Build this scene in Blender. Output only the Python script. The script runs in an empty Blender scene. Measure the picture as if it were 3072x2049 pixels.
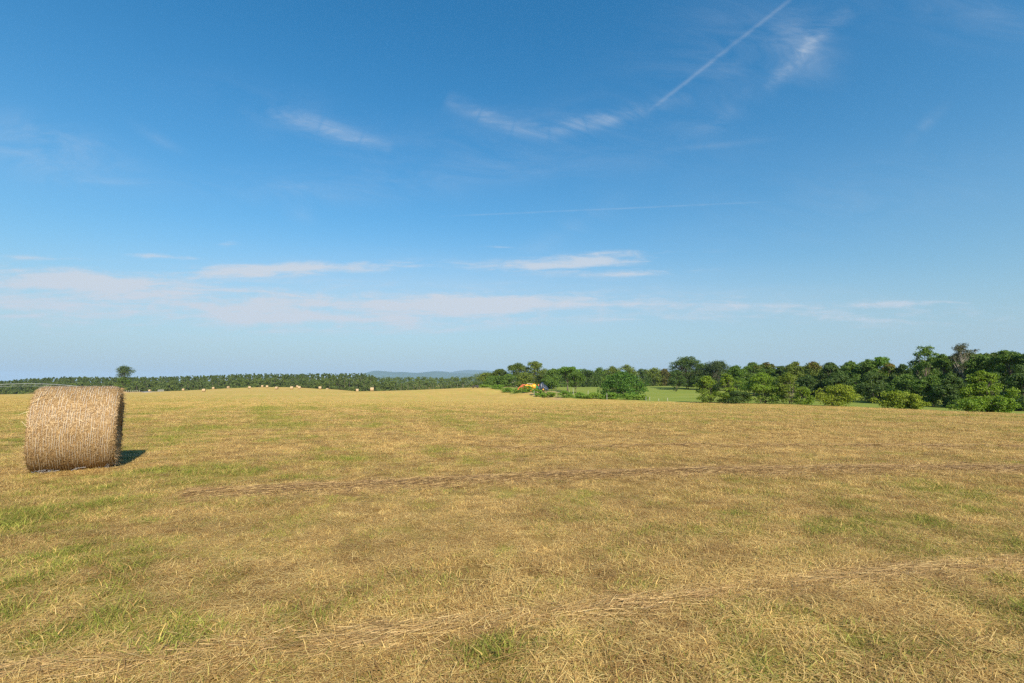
import bpy, math, random
import numpy as np
from mathutils import Vector, Matrix

# ------------------------------------------------------------------ camera, sky, sun, exposure
S = bpy.context.scene
COL = S.collection
F = 1450.0; CX, CY, HOR = 1536.0, 1024.5, 1150.0      # photograph measures, used to size things in metres
EYE = 1.6
PITCH = math.atan((HOR - CY) / F)

cam_d = bpy.data.cameras.new('camera')
cam_d.sensor_width = 36.0
cam_d.lens = F / 3072 * 36.0
cam_d.clip_end = 40000; cam_d.clip_start = 0.05
cam = bpy.data.objects.new('camera', cam_d); COL.objects.link(cam)
cam.location = (0, 0, EYE)
cam.rotation_euler = (math.radians(90) + PITCH, 0, 0)
S.camera = cam

SUN_EL = math.radians(35.5)
SUN_AZ = math.radians(156.0)          # clockwise from +Y (the way the camera looks): behind and to the right
sun_dir = Vector((math.sin(SUN_AZ) * math.cos(SUN_EL), math.cos(SUN_AZ) * math.cos(SUN_EL), math.sin(SUN_EL)))
sd = bpy.data.lights.new('sun', 'SUN'); sd.energy = 5.0; sd.angle = math.radians(0.53); sd.color = (1.0, 0.92, 0.80)
sun = bpy.data.objects.new('sun', sd); COL.objects.link(sun)
sun.rotation_euler = sun_dir.to_track_quat('Z', 'Y').to_euler()

S.view_settings.view_transform = 'Standard'
S.view_settings.look = 'None'
S.view_settings.gamma = 1.0
S.view_settings.use_curve_mapping = False
S.view_settings.exposure = 0.73
S.cycles.use_denoising = False
S.cycles.volume_bounces = 0
S.cycles.max_bounces = 4
S.cycles.diffuse_bounces = 2
S.cycles.transmission_bounces = 2
S.cycles.adaptive_threshold = 0.015
S.cycles.transparent_max_bounces = 8

def ray(px, py):
    a = (px - CX) / F; b = -(py - CY) / F
    return (a, math.cos(PITCH) - b * math.sin(PITCH), math.sin(PITCH) + b * math.cos(PITCH))
def at(px, py, Y):
    """point Y metres ahead that the photograph shows at this place"""
    r = ray(px, py); k = Y / r[1]
    return (r[0] * k, Y, EYE + r[2] * k)
def ground0(px, py):
    r = ray(px, py); k = -EYE / r[2]
    return (r[0] * k, r[1] * k)

# ---- world: Nishita sky, thin clouds and aircraft trails mixed over it by direction
class NT:
    def __init__(self, tree): self.t = tree; self.n = tree.nodes; self.l = tree.links
    def node(self, typ, **kw):
        n = self.n.new(typ)
        for k, v in kw.items(): setattr(n, k, v)
        return n
    def put(self, sock, v):
        if isinstance(v, (int, float)): sock.default_value = v
        elif isinstance(v, (tuple, list)):
            sock.default_value = v if len(v) == len(sock.default_value) else tuple(v) + (1.0,)
        else: self.l.new(v, sock)
    def m(self, op, a, b=0.0, c=0.0, clamp=False):
        n = self.node('ShaderNodeMath', operation=op, use_clamp=clamp)
        for i, v in enumerate((a, b, c)): self.put(n.inputs[i], v)
        return n.outputs[0]
    def noise(self, vec, scale, detail=4, rough=0.55, dist=0.0):
        n = self.node('ShaderNodeTexNoise')
        self.put(n.inputs['Vector'], vec); self.put(n.inputs['Scale'], scale)
        self.put(n.inputs['Detail'], detail); self.put(n.inputs['Roughness'], rough); self.put(n.inputs['Distortion'], dist)
        return n.outputs['Fac']
    def comb(self, x, y, z=0.0):
        n = self.node('ShaderNodeCombineXYZ')
        for i, v in enumerate((x, y, z)): self.put(n.inputs[i], v)
        return n.outputs[0]
    def sstep(self, v, lo, hi):
        n = self.node('ShaderNodeMapRange', interpolation_type='SMOOTHSTEP')
        self.put(n.inputs[0], v); n.inputs[1].default_value = lo; n.inputs[2].default_value = hi
        return n.outputs[0]
    def mix(self, f, a, b, mode='MIX'):
        n = self.node('ShaderNodeMix', data_type='RGBA', blend_type=mode)
        self.put(n.inputs[0], f); self.put(n.inputs[6], a); self.put(n.inputs[7], b)
        return n.outputs[2]

W = bpy.data.worlds.new('World'); S.world = W; W.use_nodes = True
w = NT(W.node_tree); w.n.clear()
sky = w.node('ShaderNodeTexSky', sky_type='NISHITA')
sky.sun_disc = False; sky.sun_elevation = SUN_EL; sky.sun_rotation = SUN_AZ
sky.altitude = 100; sky.air_density = 1.5; sky.dust_density = 0.3; sky.ozone_density = 8.0
tc = w.node('ShaderNodeTexCoord')
sep = w.node('ShaderNodeSeparateXYZ'); w.l.new(tc.outputs['Generated'], sep.inputs[0])
dx, dy, dz = sep.outputs
ady = w.m('MAXIMUM', w.m('ABSOLUTE', dy), 0.05)
U = w.m('DIVIDE', dx, ady); V = w.m('DIVIDE', dz, ady)      # the half of the sky behind mirrors the half in view
den = w.m('ADD', w.m('ABSOLUTE', dz), 0.06)
P = w.comb(w.m('DIVIDE', dx, den), w.m('DIVIDE', dy, den), 3.7)
def uv(px, py):
    r = ray(px, py); return r[0] / r[1], r[2] / r[1]
# noise fields
n_str = w.noise(w.comb(w.m('MULTIPLY', U, 1.6), w.m('MULTIPLY', V, 13.0), 1.3), 3.0, 5, 0.62, 0.5)        # layered streaks of the low clouds
n_fine = w.noise(w.comb(U, w.m('MULTIPLY', V, 3.2), 8.1), 15.0, 4, 0.65, 0.6)
n_wisp = w.noise(w.comb(w.m('ADD', U, w.m('MULTIPLY', V, 1.2)), w.m('MULTIPLY', V, 2.5), 4.2), 5.0, 6, 0.68, 0.9)
UV = w.comb(U, V, 0.0)
grow = 2.0
def spot(px, py, wx, wy, ang=0.0):
    """soft ellipse in the sky, half sizes in photo pixels, tilt in degrees"""
    u0, v0 = uv(px, py)
    mp = w.node('ShaderNodeMapping', vector_type='TEXTURE'); w.l.new(UV, mp.inputs[0])
    mp.inputs['Location'].default_value = (u0, v0, 0); mp.inputs['Rotation'].default_value = (0, 0, math.radians(ang))
    mp.inputs['Scale'].default_value = (wx * grow / F, wy * grow / F, 1.0)
    g = w.node('ShaderNodeTexGradient', gradient_type='QUADRATIC_SPHERE'); w.l.new(mp.outputs[0], g.inputs[0])
    return g.outputs['Fac']
def total(lst):
    t = 0.0
    for f, o in lst: t = w.m('MULTIPLY_ADD', o, f * 1.25, t)
    return t
low = total([(1.0, spot(930, 803, 330, 19, 2.0)), (0.75, spot(700, 812, 150, 15, 0)), (0.8, spot(480, 769, 110, 11, -3)),
             (0.75, spot(180, 835, 330, 32, -3)), (0.75, spot(330, 850, 260, 16, 0)), (0.7, spot(150, 900, 420, 75, 0)),
             (0.75, spot(800, 930, 560, 75, 0)), (0.7, spot(1350, 925, 420, 55, 3)), (0.95, spot(800, 955, 170, 12, 0)),
             (0.95, spot(1790, 778, 270, 22, 4)), (0.6, spot(1620, 798, 260, 20, 0)), (0.55, spot(1500, 741, 70, 6, -2)),
             (0.6, spot(2730, 912, 150, 8, 2)), (0.6, spot(1880, 958, 90, 5, 0)), (0.45, spot(2000, 925, 600, 50, 0)),
             (0.35, spot(2700, 950, 500, 50, 0)), (0.35, spot(690, 725, 60, 22, 12)), (0.4, spot(120, 775, 160, 12, -2)),
             (0.5, spot(1900, 820, 240, 14, 3))])
low_f = w.sstep(w.m('ADD', w.m('MULTIPLY', low, 0.95), w.m('ADD', w.m('MULTIPLY', w.m('SUBTRACT', n_str, 0.5), 2.5), w.m('MULTIPLY', w.m('SUBTRACT', n_fine, 0.5), 1.5))), 0.05, 1.15)
low_f = w.m('MULTIPLY', low_f, w.m('MULTIPLY', w.sstep(low, 0.0, 0.45), 0.78), clamp=True)
grow = 2.5
hi = total([(0.75, spot(90, 470, 240, 60, -10)), (0.6, spot(150, 400, 170, 40, -18)), (0.35, spot(920, 365, 260, 60, -18)),
            (0.45, spot(320, 545, 130, 10, -2)), (0.5, spot(470, 415, 60, 14, -30)), (0.9, spot(2410, 140, 70, 85, 40)), (0.35, spot(1640, 370, 330, 60, 6)),
            (0.5, spot(2180, 340, 90, 30, 35)), (0.5, spot(2780, 370, 60, 14, 42)), (0.35, spot(2940, 30, 300, 90, -10)), (0.4, spot(2200, 150, 330, 150, 30)),
            (0.4, spot(1700, 690, 150, 25, 30)), (0.4, spot(900, 640, 40, 22, -20)), (0.45, spot(2110, 440, 130, 8, 6)), (0.45, spot(950, 560, 300, 40, 0)),
            (0.35, spot(1500, 500, 500, 60, 4)), (0.3, spot(2500, 600, 500, 90, 8))])
hi_f = w.m('MULTIPLY', w.m('MULTIPLY', hi, w.sstep(n_wisp, 0.28, 0.80)), 0.32, clamp=True)
# contrails: straight streaks with soft edges
def trail(p0, p1, width, f, breakup):
    (u0, v0), (u1, v1) = uv(*p0), uv(*p1)
    L = math.hypot(u1 - u0, v1 - v0); cu, cv = (u1 - u0) / L, (v1 - v0) / L
    du = w.m('SUBTRACT', U, u0); dv = w.m('SUBTRACT', V, v0)
    p = w.m('DIVIDE', w.m('ADD', w.m('MULTIPLY', du, cu), w.m('MULTIPLY', dv, cv)), L)
    q = w.m('ADD', w.m('MULTIPLY', dv, cu), w.m('MULTIPLY', du, -cv))
    q = w.m('ADD', q, w.m('MULTIPLY', w.m('SUBTRACT', n_fine, 0.5), width / F * 1.2))
    k = w.m('DIVIDE', q, width / F)
    g = w.m('POWER', 2.718, w.m('MULTIPLY', w.m('MULTIPLY', k, k), -1.0))
    e = w.m('MULTIPLY', w.sstep(p, -0.08, 0.12), w.m('SUBTRACT', 1.0, w.sstep(p, 0.92, 1.12)))
    b = w.m('ADD', 1.0 - breakup, w.m('MULTIPLY', w.sstep(n_fine, 0.3, 0.7), breakup))
    return w.m('MULTIPLY', w.m('MULTIPLY', g, e), w.m('MULTIPLY', b, f))
def soft(pts, width, f, env):
    """a wide fibrous wisp bent through several points, fading away from the middle of env"""
    t = None
    for a, b in zip(pts[:-1], pts[1:]):
        q = trail(a, b, width, f, 0.5); t = q if t is None else w.m('MAXIMUM', t, q)
    return w.m('MULTIPLY', w.m('MULTIPLY', t, w.m('POWER', spot(*env), 0.6)), w.sstep(n_wisp, 0.22, 0.75))
parts = [trail((1950, 330), (2420, -40), 6.0, 0.17, 0.5), trail((1350, 648), (2250, 608), 2.4, 0.15, 0.7),
         soft([(2080, 285), (1940, 325), (1760, 375), (1650, 398), (1540, 385), (1440, 345), (1340, 300)], 24, 0.55, (1720, 360, 300, 130, 0)),
         soft([(800, 335), (960, 370), (1080, 420), (1170, 450)], 26, 0.42, (1000, 395, 160, 70, -18)), soft([(2560, 30), (2450, 110), (2380, 190), (2300, 270)], 22, 0.50, (2410, 150, 140, 90, 45))]
trails = parts[0]
for q in parts[1:]: trails = w.m('ADD', trails, q)
veil = total([(0.24, spot(500, 890, 900, 110, 0)), (0.22, spot(1350, 900, 700, 90, 0)), (0.16, spot(2200, 930, 700, 80, 0))])
trails = w.m('ADD', trails, w.m('MULTIPLY', veil, w.m('ADD', 0.45, n_str)))
cl = w.m('ADD', low_f, w.m('ADD', hi_f, trails), clamp=True)
hsv = w.node('ShaderNodeHueSaturation'); hsv.inputs['Saturation'].default_value = 1.24; hsv.inputs['Hue'].default_value = 0.491; hsv.inputs['Value'].default_value = 0.86
w.l.new(sky.outputs[0], hsv.inputs['Color'])
# humid summer air low down, the same all round the horizon
hz_f = w.m('POWER', 2.718, w.m('MULTIPLY', w.m('POWER', w.m('DIVIDE', w.m('MAXIMUM', dz, 0.0), 0.19), 1.3), -1.0))
SKY_K = 0.10
skycol = w.mix(w.m('MULTIPLY', hz_f, 0.92), hsv.outputs[0], (2.15, 3.15, 3.85))
mixed = w.mix(cl, skycol, (3.7, 4.1, 4.6))
bg = w.node('ShaderNodeBackground'); bg.inputs['Strength'].default_value = SKY_K
w.l.new(mixed, bg.inputs['Color'])
W.cycles.sampling_method = 'NONE'
wo = w.node('ShaderNodeOutputWorld'); w.l.new(bg.outputs[0], wo.inputs['Surface'])

# ------------------------------------------------------------------ helpers
rng = np.random.default_rng(11)
def tag(o, label=None, cat=None, group=None, kind=None):
    if label: o['label'] = label
    if cat: o['category'] = cat
    if group: o['group'] = group
    if kind: o['kind'] = kind
    return o
def mesh_np(name, V_, F_, mats=(), attrs=None, smooth=False, matidx=None):
    me = bpy.data.meshes.new(name)
    V_ = np.ascontiguousarray(V_, dtype=np.float32); F_ = np.ascontiguousarray(F_, dtype=np.int32)
    nf, k = F_.shape
    me.vertices.add(len(V_)); me.vertices.foreach_set('co', V_.ravel())
    me.loops.add(nf * k); me.loops.foreach_set('vertex_index', F_.ravel())
    me.polygons.add(nf)
    me.polygons.foreach_set('loop_start', np.arange(0, nf * k, k, dtype=np.int32))
    me.polygons.foreach_set('use_smooth', np.full(nf, smooth))
    for mt in mats: me.materials.append(mt)
    if matidx is not None: me.polygons.foreach_set('material_index', np.ascontiguousarray(matidx, dtype=np.int32))
    me.update(calc_edges=True)
    for nme, (typ, arr) in (attrs or {}).items():
        a = me.attributes.new(nme, typ, 'POINT')
        a.data.foreach_set({'FLOAT': 'value', 'INT': 'value', 'FLOAT_VECTOR': 'vector'}[typ], np.ascontiguousarray(arr).ravel())
    return me
def link(name, me, parent=None, loc=None, rz=0.0):
    o = bpy.data.objects.new(name, me); COL.objects.link(o)
    if parent: o.parent = parent
    if loc is not None: o.location = loc
    if rz: o.rotation_euler = (0, 0, rz)
    return o
def empty(name, loc, rz=0.0):
    o = bpy.data.objects.new(name, None); COL.objects.link(o); o.location = loc; o.rotation_euler = (0, 0, rz)
    o.empty_display_size = 0.3
    return o
class MB:
    """collects boxes, tubes and the like as quads/tris for ONE mesh"""
    def __init__(self): self.v = []; self.f = []
    def add(self, vs, fs):
        b = len(self.v); self.v += [tuple(p) for p in vs]; self.f += [tuple(i + b for i in q) for q in fs]
    def box(self, c, s, rot=None):
        M = rot if rot is not None else Matrix.Identity(3)
        c = Vector(c)
        vs = [c + M @ Vector((sx * s[0] / 2, sy * s[1] / 2, sz * s[2] / 2)) for sx in (-1, 1) for sy in (-1, 1) for sz in (-1, 1)]
        self.add(vs, [(0, 1, 3, 2), (4, 6, 7, 5), (0, 4, 5, 1), (2, 3, 7, 6), (0, 2, 6, 4), (1, 5, 7, 3)])
    def tube(self, pts, rad, n=8, caps=True):
        pts = [Vector(p) for p in pts]; rings = []
        rad = rad if isinstance(rad, (list, tuple, np.ndarray)) else [rad] * len(pts)
        for i, p in enumerate(pts):
            d = (pts[min(i + 1, len(pts) - 1)] - pts[max(i - 1, 0)]).normalized()
            a = d.cross(Vector((0, 0, 1)) if abs(d.z) < 0.9 else Vector((1, 0, 0))).normalized(); b = d.cross(a)
            rings.append([p + (a * math.cos(2 * math.pi * k / n) + b * math.sin(2 * math.pi * k / n)) * rad[i] for k in range(n)])
        vs = [q for r in rings for q in r]; fs = []
        for i in range(len(pts) - 1):
            for k in range(n):
                k2 = (k + 1) % n
                fs.append((i * n + k, i * n + k2, (i + 1) * n + k2, (i + 1) * n + k))
        if caps: fs.append(tuple(range(n - 1, -1, -1))); fs.append(tuple((len(pts) - 1) * n + k for k in range(n)))
        self.add(vs, fs)
    def build(self, name, mat, parent=None, loc=None, rz=0.0, bevel=0.0, smooth=False):
        me = bpy.data.meshes.new(name); me.from_pydata(self.v, [], self.f); me.materials.append(mat); me.update()
        if smooth:
            me.polygons.foreach_set('use_smooth', [True] * len(me.polygons))
        o = link(name, me, parent, loc, rz)
        if bevel:
            b = o.modifiers.new('bevel', 'BEVEL'); b.width = bevel; b.segments = 2
        return o
def vnoise(x, y, s, seed):
    """smooth value noise in metres"""
    r = np.random.default_rng(seed); T = r.random((128, 128))
    x = np.asarray(x) / s + 1000.3; y = np.asarray(y) / s + 1000.7
    xi = np.floor(x).astype(int); yi = np.floor(y).astype(int); fx = x - xi; fy = y - yi
    fx = fx * fx * (3 - 2 * fx); fy = fy * fy * (3 - 2 * fy)
    g = lambda a, b: T[a % 128, b % 128]
    return (g(xi, yi) * (1 - fx) + g(xi + 1, yi) * fx) * (1 - fy) + (g(xi, yi + 1) * (1 - fx) + g(xi + 1, yi + 1) * fx) * fy
def fbm(x, y, s, seed, n=4):
    t = 0; a = 0.5; tot = 0
    for k in range(n):
        t = t + a * vnoise(x, y, s / 2 ** k, seed + k); tot += a; a *= 0.55
    return t / tot
def smooth01(v, lo, hi):
    t = np.clip((v - lo) / (hi - lo), 0, 1); return t * t * (3 - 2 * t)

# ------------------------------------------------------------------ materials
def mat(name):
    m = bpy.data.materials.new(name); m.use_nodes = True
    t = NT(m.node_tree); t.n.clear()
    out = t.node('ShaderNodeOutputMaterial')
    return m, t, out
def principled(t, out, col, rough=0.8, spec=0.3, normal=None, metal=0.0):
    p = t.node('ShaderNodeBsdfPrincipled')
    t.put(p.inputs['Base Color'], col); t.put(p.inputs['Roughness'], rough)
    t.put(p.inputs['Specular IOR Level'], spec); t.put(p.inputs['Metallic'], metal)
    if normal is not None: t.l.new(normal, p.inputs['Normal'])
    t.l.new(p.outputs[0], out.inputs['Surface'])
    return p
def attr(t, name, typ='GEOMETRY', out='Fac'):
    n = t.node('ShaderNodeAttribute', attribute_type=typ, attribute_name=name); return n.outputs[out]
def bump(t, h, strength, dist):
    b = t.node('ShaderNodeBump'); b.inputs['Strength'].default_value = strength; b.inputs['Distance'].default_value = dist
    t.l.new(h, b.inputs['Height']); return b.outputs[0]
def simple(name, col, rough=0.6, spec=0.3, metal=0.0, var=0.25, scale=9.0):
    m, t, out = mat(name)
    o = t.node('ShaderNodeTexCoord').outputs['Object']
    n = t.noise(o, scale, 5, 0.6)
    c2 = tuple(c * (1 - var) for c in col); c3 = tuple(min(1, c * (1 + var * 0.6)) for c in col)
    principled(t, out, t.mix(t.sstep(n, 0.3, 0.7), c2, c3), rough, spec, bump(t, n, 0.15, 0.02), metal)
    return m
def leafmat(name, transl=0.30):
    """foliage: the colour comes from the crown object, varied leaf by leaf and clump by clump"""
    m, t, out = mat(name)
    base = t.node('ShaderNodeObjectInfo').outputs['Color']
    c = attr(t, 'leaf_var'); k = attr(t, 'clump_var'); a = attr(t, 'accent')
    yel = t.mix(1.0, base, (1.45, 1.28, 0.75), 'MULTIPLY')
    blu = t.mix(1.0, base, (0.62, 0.70, 0.68), 'MULTIPLY')
    col = t.mix(k, blu, base); col = t.mix(t.m('MULTIPLY', c, 0.75), col, yel)
    col = t.mix(a, col, (0.20, 0.115, 0.035))
    d = t.node('ShaderNodeBsdfPrincipled'); t.l.new(col, d.inputs['Base Color'])
    d.inputs['Roughness'].default_value = 0.55; d.inputs['Specular IOR Level'].default_value = 0.22
    tr = t.node('ShaderNodeBsdfTranslucent'); t.l.new(t.mix(1.0, col, (1.1, 1.25, 0.6), 'MULTIPLY'), tr.inputs['Color'])
    ms = t.node('ShaderNodeMixShader'); ms.inputs[0].default_value = transl
    t.l.new(d.outputs[0], ms.inputs[1]); t.l.new(tr.outputs[0], ms.inputs[2]); t.l.new(ms.outputs[0], out.inputs['Surface'])
    return m
M_leaf = leafmat('foliage')
M_bark = simple('bark', (0.16, 0.125, 0.095), 0.9, 0.1, var=0.4, scale=3.0)
M_bark_pale = simple('pale_bark', (0.42, 0.36, 0.28), 0.9, 0.1, var=0.3, scale=3.0)
M_post = simple('weathered_post', (0.46, 0.42, 0.35), 0.85, 0.15, var=0.3)
M_postwhite = simple('pale_post', (0.40, 0.38, 0.33), 0.7, 0.2, var=0.15)

STRAW = (0.62, 0.415, 0.130); STRAW_L = (0.82, 0.61, 0.24); STRAW_D = (0.32, 0.175, 0.055)
GREEN = (0.14, 0.170, 0.024); GREEN_L = (0.34, 0.345, 0.060)
def grass_mat(name):
    m, t, out = mat(name)
    tint = attr(t, 'tint', 'INSTANCER'); val = attr(t, 'val', 'INSTANCER'); r = attr(t, 'rnd'); r2 = attr(t, 'rnd2')
    g = t.sstep(t.m('ADD', tint, t.m('MULTIPLY', t.m('SUBTRACT', r2, 0.5), 0.75)), 0.38, 0.66)
    dry = t.mix(r, STRAW_D, STRAW_L)
    dry = t.mix(t.sstep(r, 0.15, 0.6), dry, t.mix(r2, STRAW, STRAW_L))
    dry = t.mix(t.sstep(val, 1.0, 0.72), dry, (0.44, 0.25, 0.085))
    grn = t.mix(r, GREEN, GREEN_L)
    col = t.mix(g, dry, grn)
    col = t.mix(1.0, col, t.node('ShaderNodeCombineColor').outputs[0], 'MULTIPLY') if False else col
    hv = t.node('ShaderNodeHueSaturation'); t.l.new(col, hv.inputs['Color']); t.l.new(val, hv.inputs['Value'])
    d = t.node('ShaderNodeBsdfPrincipled'); t.l.new(hv.outputs[0], d.inputs['Base Color'])
    d.inputs['Roughness'].default_value = 0.6; d.inputs['Specular IOR Level'].default_value = 0.2
    tr = t.node('ShaderNodeBsdfTranslucent'); t.l.new(hv.outputs[0], tr.inputs['Color'])
    ms = t.node('ShaderNodeMixShader'); ms.inputs[0].default_value = 0.3
    t.l.new(d.outputs[0], ms.inputs[1]); t.l.new(tr.outputs[0], ms.inputs[2]); t.l.new(ms.outputs[0], out.inputs['Surface'])
    return m
M_grass = grass_mat('mown_grass')

def ground_mat():
    m, t, out = mat('field_ground')
    o = t.node('ShaderNodeTexCoord').outputs['Object']
    mp = t.node('ShaderNodeMapping'); mp.inputs['Rotation'].default_value = (0, 0, math.radians(-7)); t.l.new(o, mp.inputs[0])
    mps = t.node('ShaderNodeMapping'); mps.inputs['Scale'].default_value = (0.16, 1, 1); t.l.new(mp.outputs[0], mps.inputs[0])
    mpl = t.node('ShaderNodeMapping'); mpl.inputs['Scale'].default_value = (0.07, 1, 1); t.l.new(mp.outputs[0], mpl.inputs[0])
    row = t.noise(mpl.outputs[0], 0.22, 5, 0.65, 0.3)        # broad swaths left by the mower
    stk = t.noise(mps.outputs[0], 1.3, 6, 0.7, 0.2)          # short streaks
    blo = t.noise(o, 0.35, 6, 0.62, 0.3)
    fin = t.noise(o, 7.0, 5, 0.75)
    mic = t.noise(o, 60.0, 4, 0.8)
    c = t.mix(t.sstep(stk, 0.32, 0.68), (0.33, 0.21, 0.058), (0.53, 0.365, 0.105))
    c = t.mix(t.m('MULTIPLY', t.sstep(row, 0.42, 0.66), 0.45), c, (0.60, 0.42, 0.12))
    c = t.mix(t.m('MULTIPLY', t.sstep(blo, 0.52, 0.72), 0.55), c, (0.36, 0.31, 0.07))
    c = t.mix(t.m('MULTIPLY', t.sstep(fin, 0.55, 0.75), 0.5), c, (0.25, 0.165, 0.055))
    c = t.mix(t.m('MULTIPLY', t.sstep(mic, 0.50, 0.72), 0.4), c, (0.17, 0.11, 0.04))
    c = t.mix(t.m('MULTIPLY', attr(t, 'stubble'), 0.72), c, t.mix(mic, (0.13, 0.075, 0.025), (0.26, 0.155, 0.05)))       # thatch and soil under the real blades, darkened so shade in the gaps looks deeper
    gr = attr(t, 'green'); dirt = attr(t, 'dirt'); mead = attr(t, 'meadow')
    c = t.mix(t.m('MULTIPLY', gr, t.m('ADD', 0.35, t.m('MULTIPLY', blo, 0.7)), clamp=True), c, (0.30, 0.29, 0.055))
    mg = t.mix(t.sstep(stk, 0.3, 0.7), (0.13, 0.175, 0.028), (0.235, 0.26, 0.05))
    mg = t.mix(t.m('MULTIPLY', t.sstep(row, 0.48, 0.68), 0.5), mg, (0.29, 0.27, 0.07))
    c = t.mix(mead, c, mg)
    c = t.mix(t.m('MULTIPLY', dirt, t.m('ADD', 0.4, blo), clamp=True), c, (0.42, 0.27, 0.15))
    h = t.m('ADD', t.m('MULTIPLY', fin, 0.6), t.m('MULTIPLY', mic, 0.25))
    principled(t, out, c, 0.95, 0.05, bump(t, h, 0.9, 0.06))
    return m
M_ground = ground_mat()

# ------------------------------------------------------------------ terrain
EDGE = [(3300, 1252, 35), (3072, 1243, 38), (2900, 1236, 45), (2700, 1227, 55), (2400, 1215, 75), (2090, 1207, 98), (1950, 1203, 105),
        (1750, 1196, 118), (1620, 1190, 130), (1560, 1181, 145), (1480, 1166, 162), (1440, 1163, 176)]     # field margin on the right
CREST = [(1250, 1170, 190), (1140, 1174, 200), (1000, 1168, 260), (900, 1163, 320), (780, 1162, 330), (600, 1170, 330),
         (400, 1176, 330), (200, 1180, 340), (0, 1184, 360)]
MEAD = [(1697, 1174, 142), (1720, 1181, 133), (1590, 1173, 142), (1800, 1161, 195), (2000, 1158, 205), (2060, 1168, 165), (1500, 1160, 195), (1430, 1164, 172),
        (2200, 1190, 125), (2450, 1202, 100), (2600, 1210, 85), (2800, 1227, 64), (3000, 1237, 54), (3300, 1248, 50), (1650, 1162, 180)]
ctrl = [at(*p) for p in EDGE + CREST + MEAD]
ctrl += [(x, y, 0.0) for x, y in ((0, 0), (-15, 10), (-8.3, 9.3), (0, 8), (0, 15), (10, 10), (-20, -20), (20, -20), (-4, 24), (6, 24), (16, 18), (-20, 18), (0, -60), (-60, -30), (60, -40))]
ctrl += [(-430, 400, -7.5), (-300, 420, -7.4), (-120, 430, -7.0), (-40, 430, -8.5), (-130, 385, -5.0), (-60, 360, -8.2), (30, 420, -9), (-88, 315, -6.0), (-60, 250, -4.6), (-20, 250, -4.6), (20, 250, -3.6), (120, 420, -8), (0, 330, -8),
         (-275, 260, -5.0), (-209, 260, -3.6), (-168, 260, -2.6), (-245, 300, -5.2), (-140, 250, -2.2), (-110, 300, -3.2),
         (60, 300, -3), (160, 260, -2), (200, 180, -2.5), (160, 90, -2.6), (120, 60, -2.2), (300, 300, -6), (-400, 100, -5), (-220, 180, -3.5), (400, 0, -5), (-300, -200, -4), (300, -250, -4), (0, -400, -5),
         (-500, 560, -10), (0, 600, -10), (450, 520, -10), (-200, 560, -9.5), (200, 560, -10)]
ctrl = np.array(ctrl)
cxy = ctrl[:, :2] / 100.0
def _phi(d2): return 0.5 * d2 * np.log(np.maximum(d2, 1e-12))
_n = len(ctrl)
_K = _phi(((cxy[:, None] - cxy[None]) ** 2).sum(-1)) + 2e-4 * np.eye(_n)
_P = np.c_[np.ones(_n), cxy]
_A = np.block([[_K, _P], [_P.T, np.zeros((3, 3))]])
_wts = np.linalg.solve(_A, np.r_[ctrl[:, 2], 0, 0, 0])
def height(x, y):
    x = np.atleast_1d(np.asarray(x, float)); y = np.atleast_1d(np.asarray(y, float))
    out = np.empty_like(x); xr = x.ravel(); yr = y.ravel(); o = out.ravel()
    for i in range(0, len(xr), 20000):
        q = np.c_[xr[i:i + 20000], yr[i:i + 20000]] / 100.0
        o[i:i + 20000] = _phi(((q[:, None] - cxy[None]) ** 2).sum(-1)) @ _wts[:_n] + np.c_[np.ones(len(q)), q] @ _wts[_n:]
    r = np.hypot(xr, yr)
    f = smooth01(r, 520, 760)
    o[:] = o * (1 - f) - 10.0 * f
    near = 1 - smooth01(r, 8, 26)
    o[:] = o * (1 - near)
    o[:] += (fbm(xr, yr, 2.6, 91, 3) - 0.5) * 0.06 * (1 - smooth01(r, 60, 120))
    return out
def hz(x, y): return float(height(x, y)[0])
def onground(px, Y, dz=0.0):
    """stand at this sideways place, Y metres ahead, on the terrain"""
    x = (px - CX) / F * Y * 1.0
    for _ in range(3):
        z = hz(x, Y)
        # sideways place as the camera sees it at that height
        k = Y * math.cos(PITCH) + (z - EYE) * math.sin(PITCH)
        x = (px - CX) / F * k
    return (x, Y, z + dz)
edge_pts = np.array([at(*p)[:2] for p in EDGE][::-1])
edge_u = edge_pts[:, 0] / edge_pts[:, 1]; edge_Y = edge_pts[:, 1]
def meadow_mask(x, y):
    y1 = np.maximum(y, 1.0); u = x / y1
    e = np.interp(u, edge_u, edge_Y, left=1e6, right=35)
    e = e + (fbm(x, y, 9, 301, 3) - 0.5) * 4
    mk = smooth01(y - e, -0.8, 1.2) * (u > edge_u[0])
    mk = np.where((y > 230) & (u > -0.08), 1.0, mk)
    return np.where(y > 1, mk, 0.0)
def seg_d(x, y, pts):
    d = np.full(np.shape(x), 1e9)
    for (ax, ay), (bx, by) in zip(pts[:-1], pts[1:]):
        vx, vy = bx - ax, by - ay; t = np.clip(((x - ax) * vx + (y - ay) * vy) / (vx * vx + vy * vy), 0, 1)
        d = np.minimum(d, np.hypot(x - ax - t * vx, y - ay - t * vy))
    return d
TRACKS = [([ground0(1190, 1190), ground0(1240, 1215), ground0(1330, 1255), ground0(1400, 1290)], 0.5),
          ([ground0(1090, 1192), ground0(1120, 1215), ground0(1180, 1260)], 0.5),
          ([ground0(800, 1195), ground0(785, 1240), ground0(770, 1280)], 1.6),
          ([ground0(560, 1285), ground0(590, 1300)], 0.9), ([ground0(690, 1390), ground0(740, 1420)], 0.9)]
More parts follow.
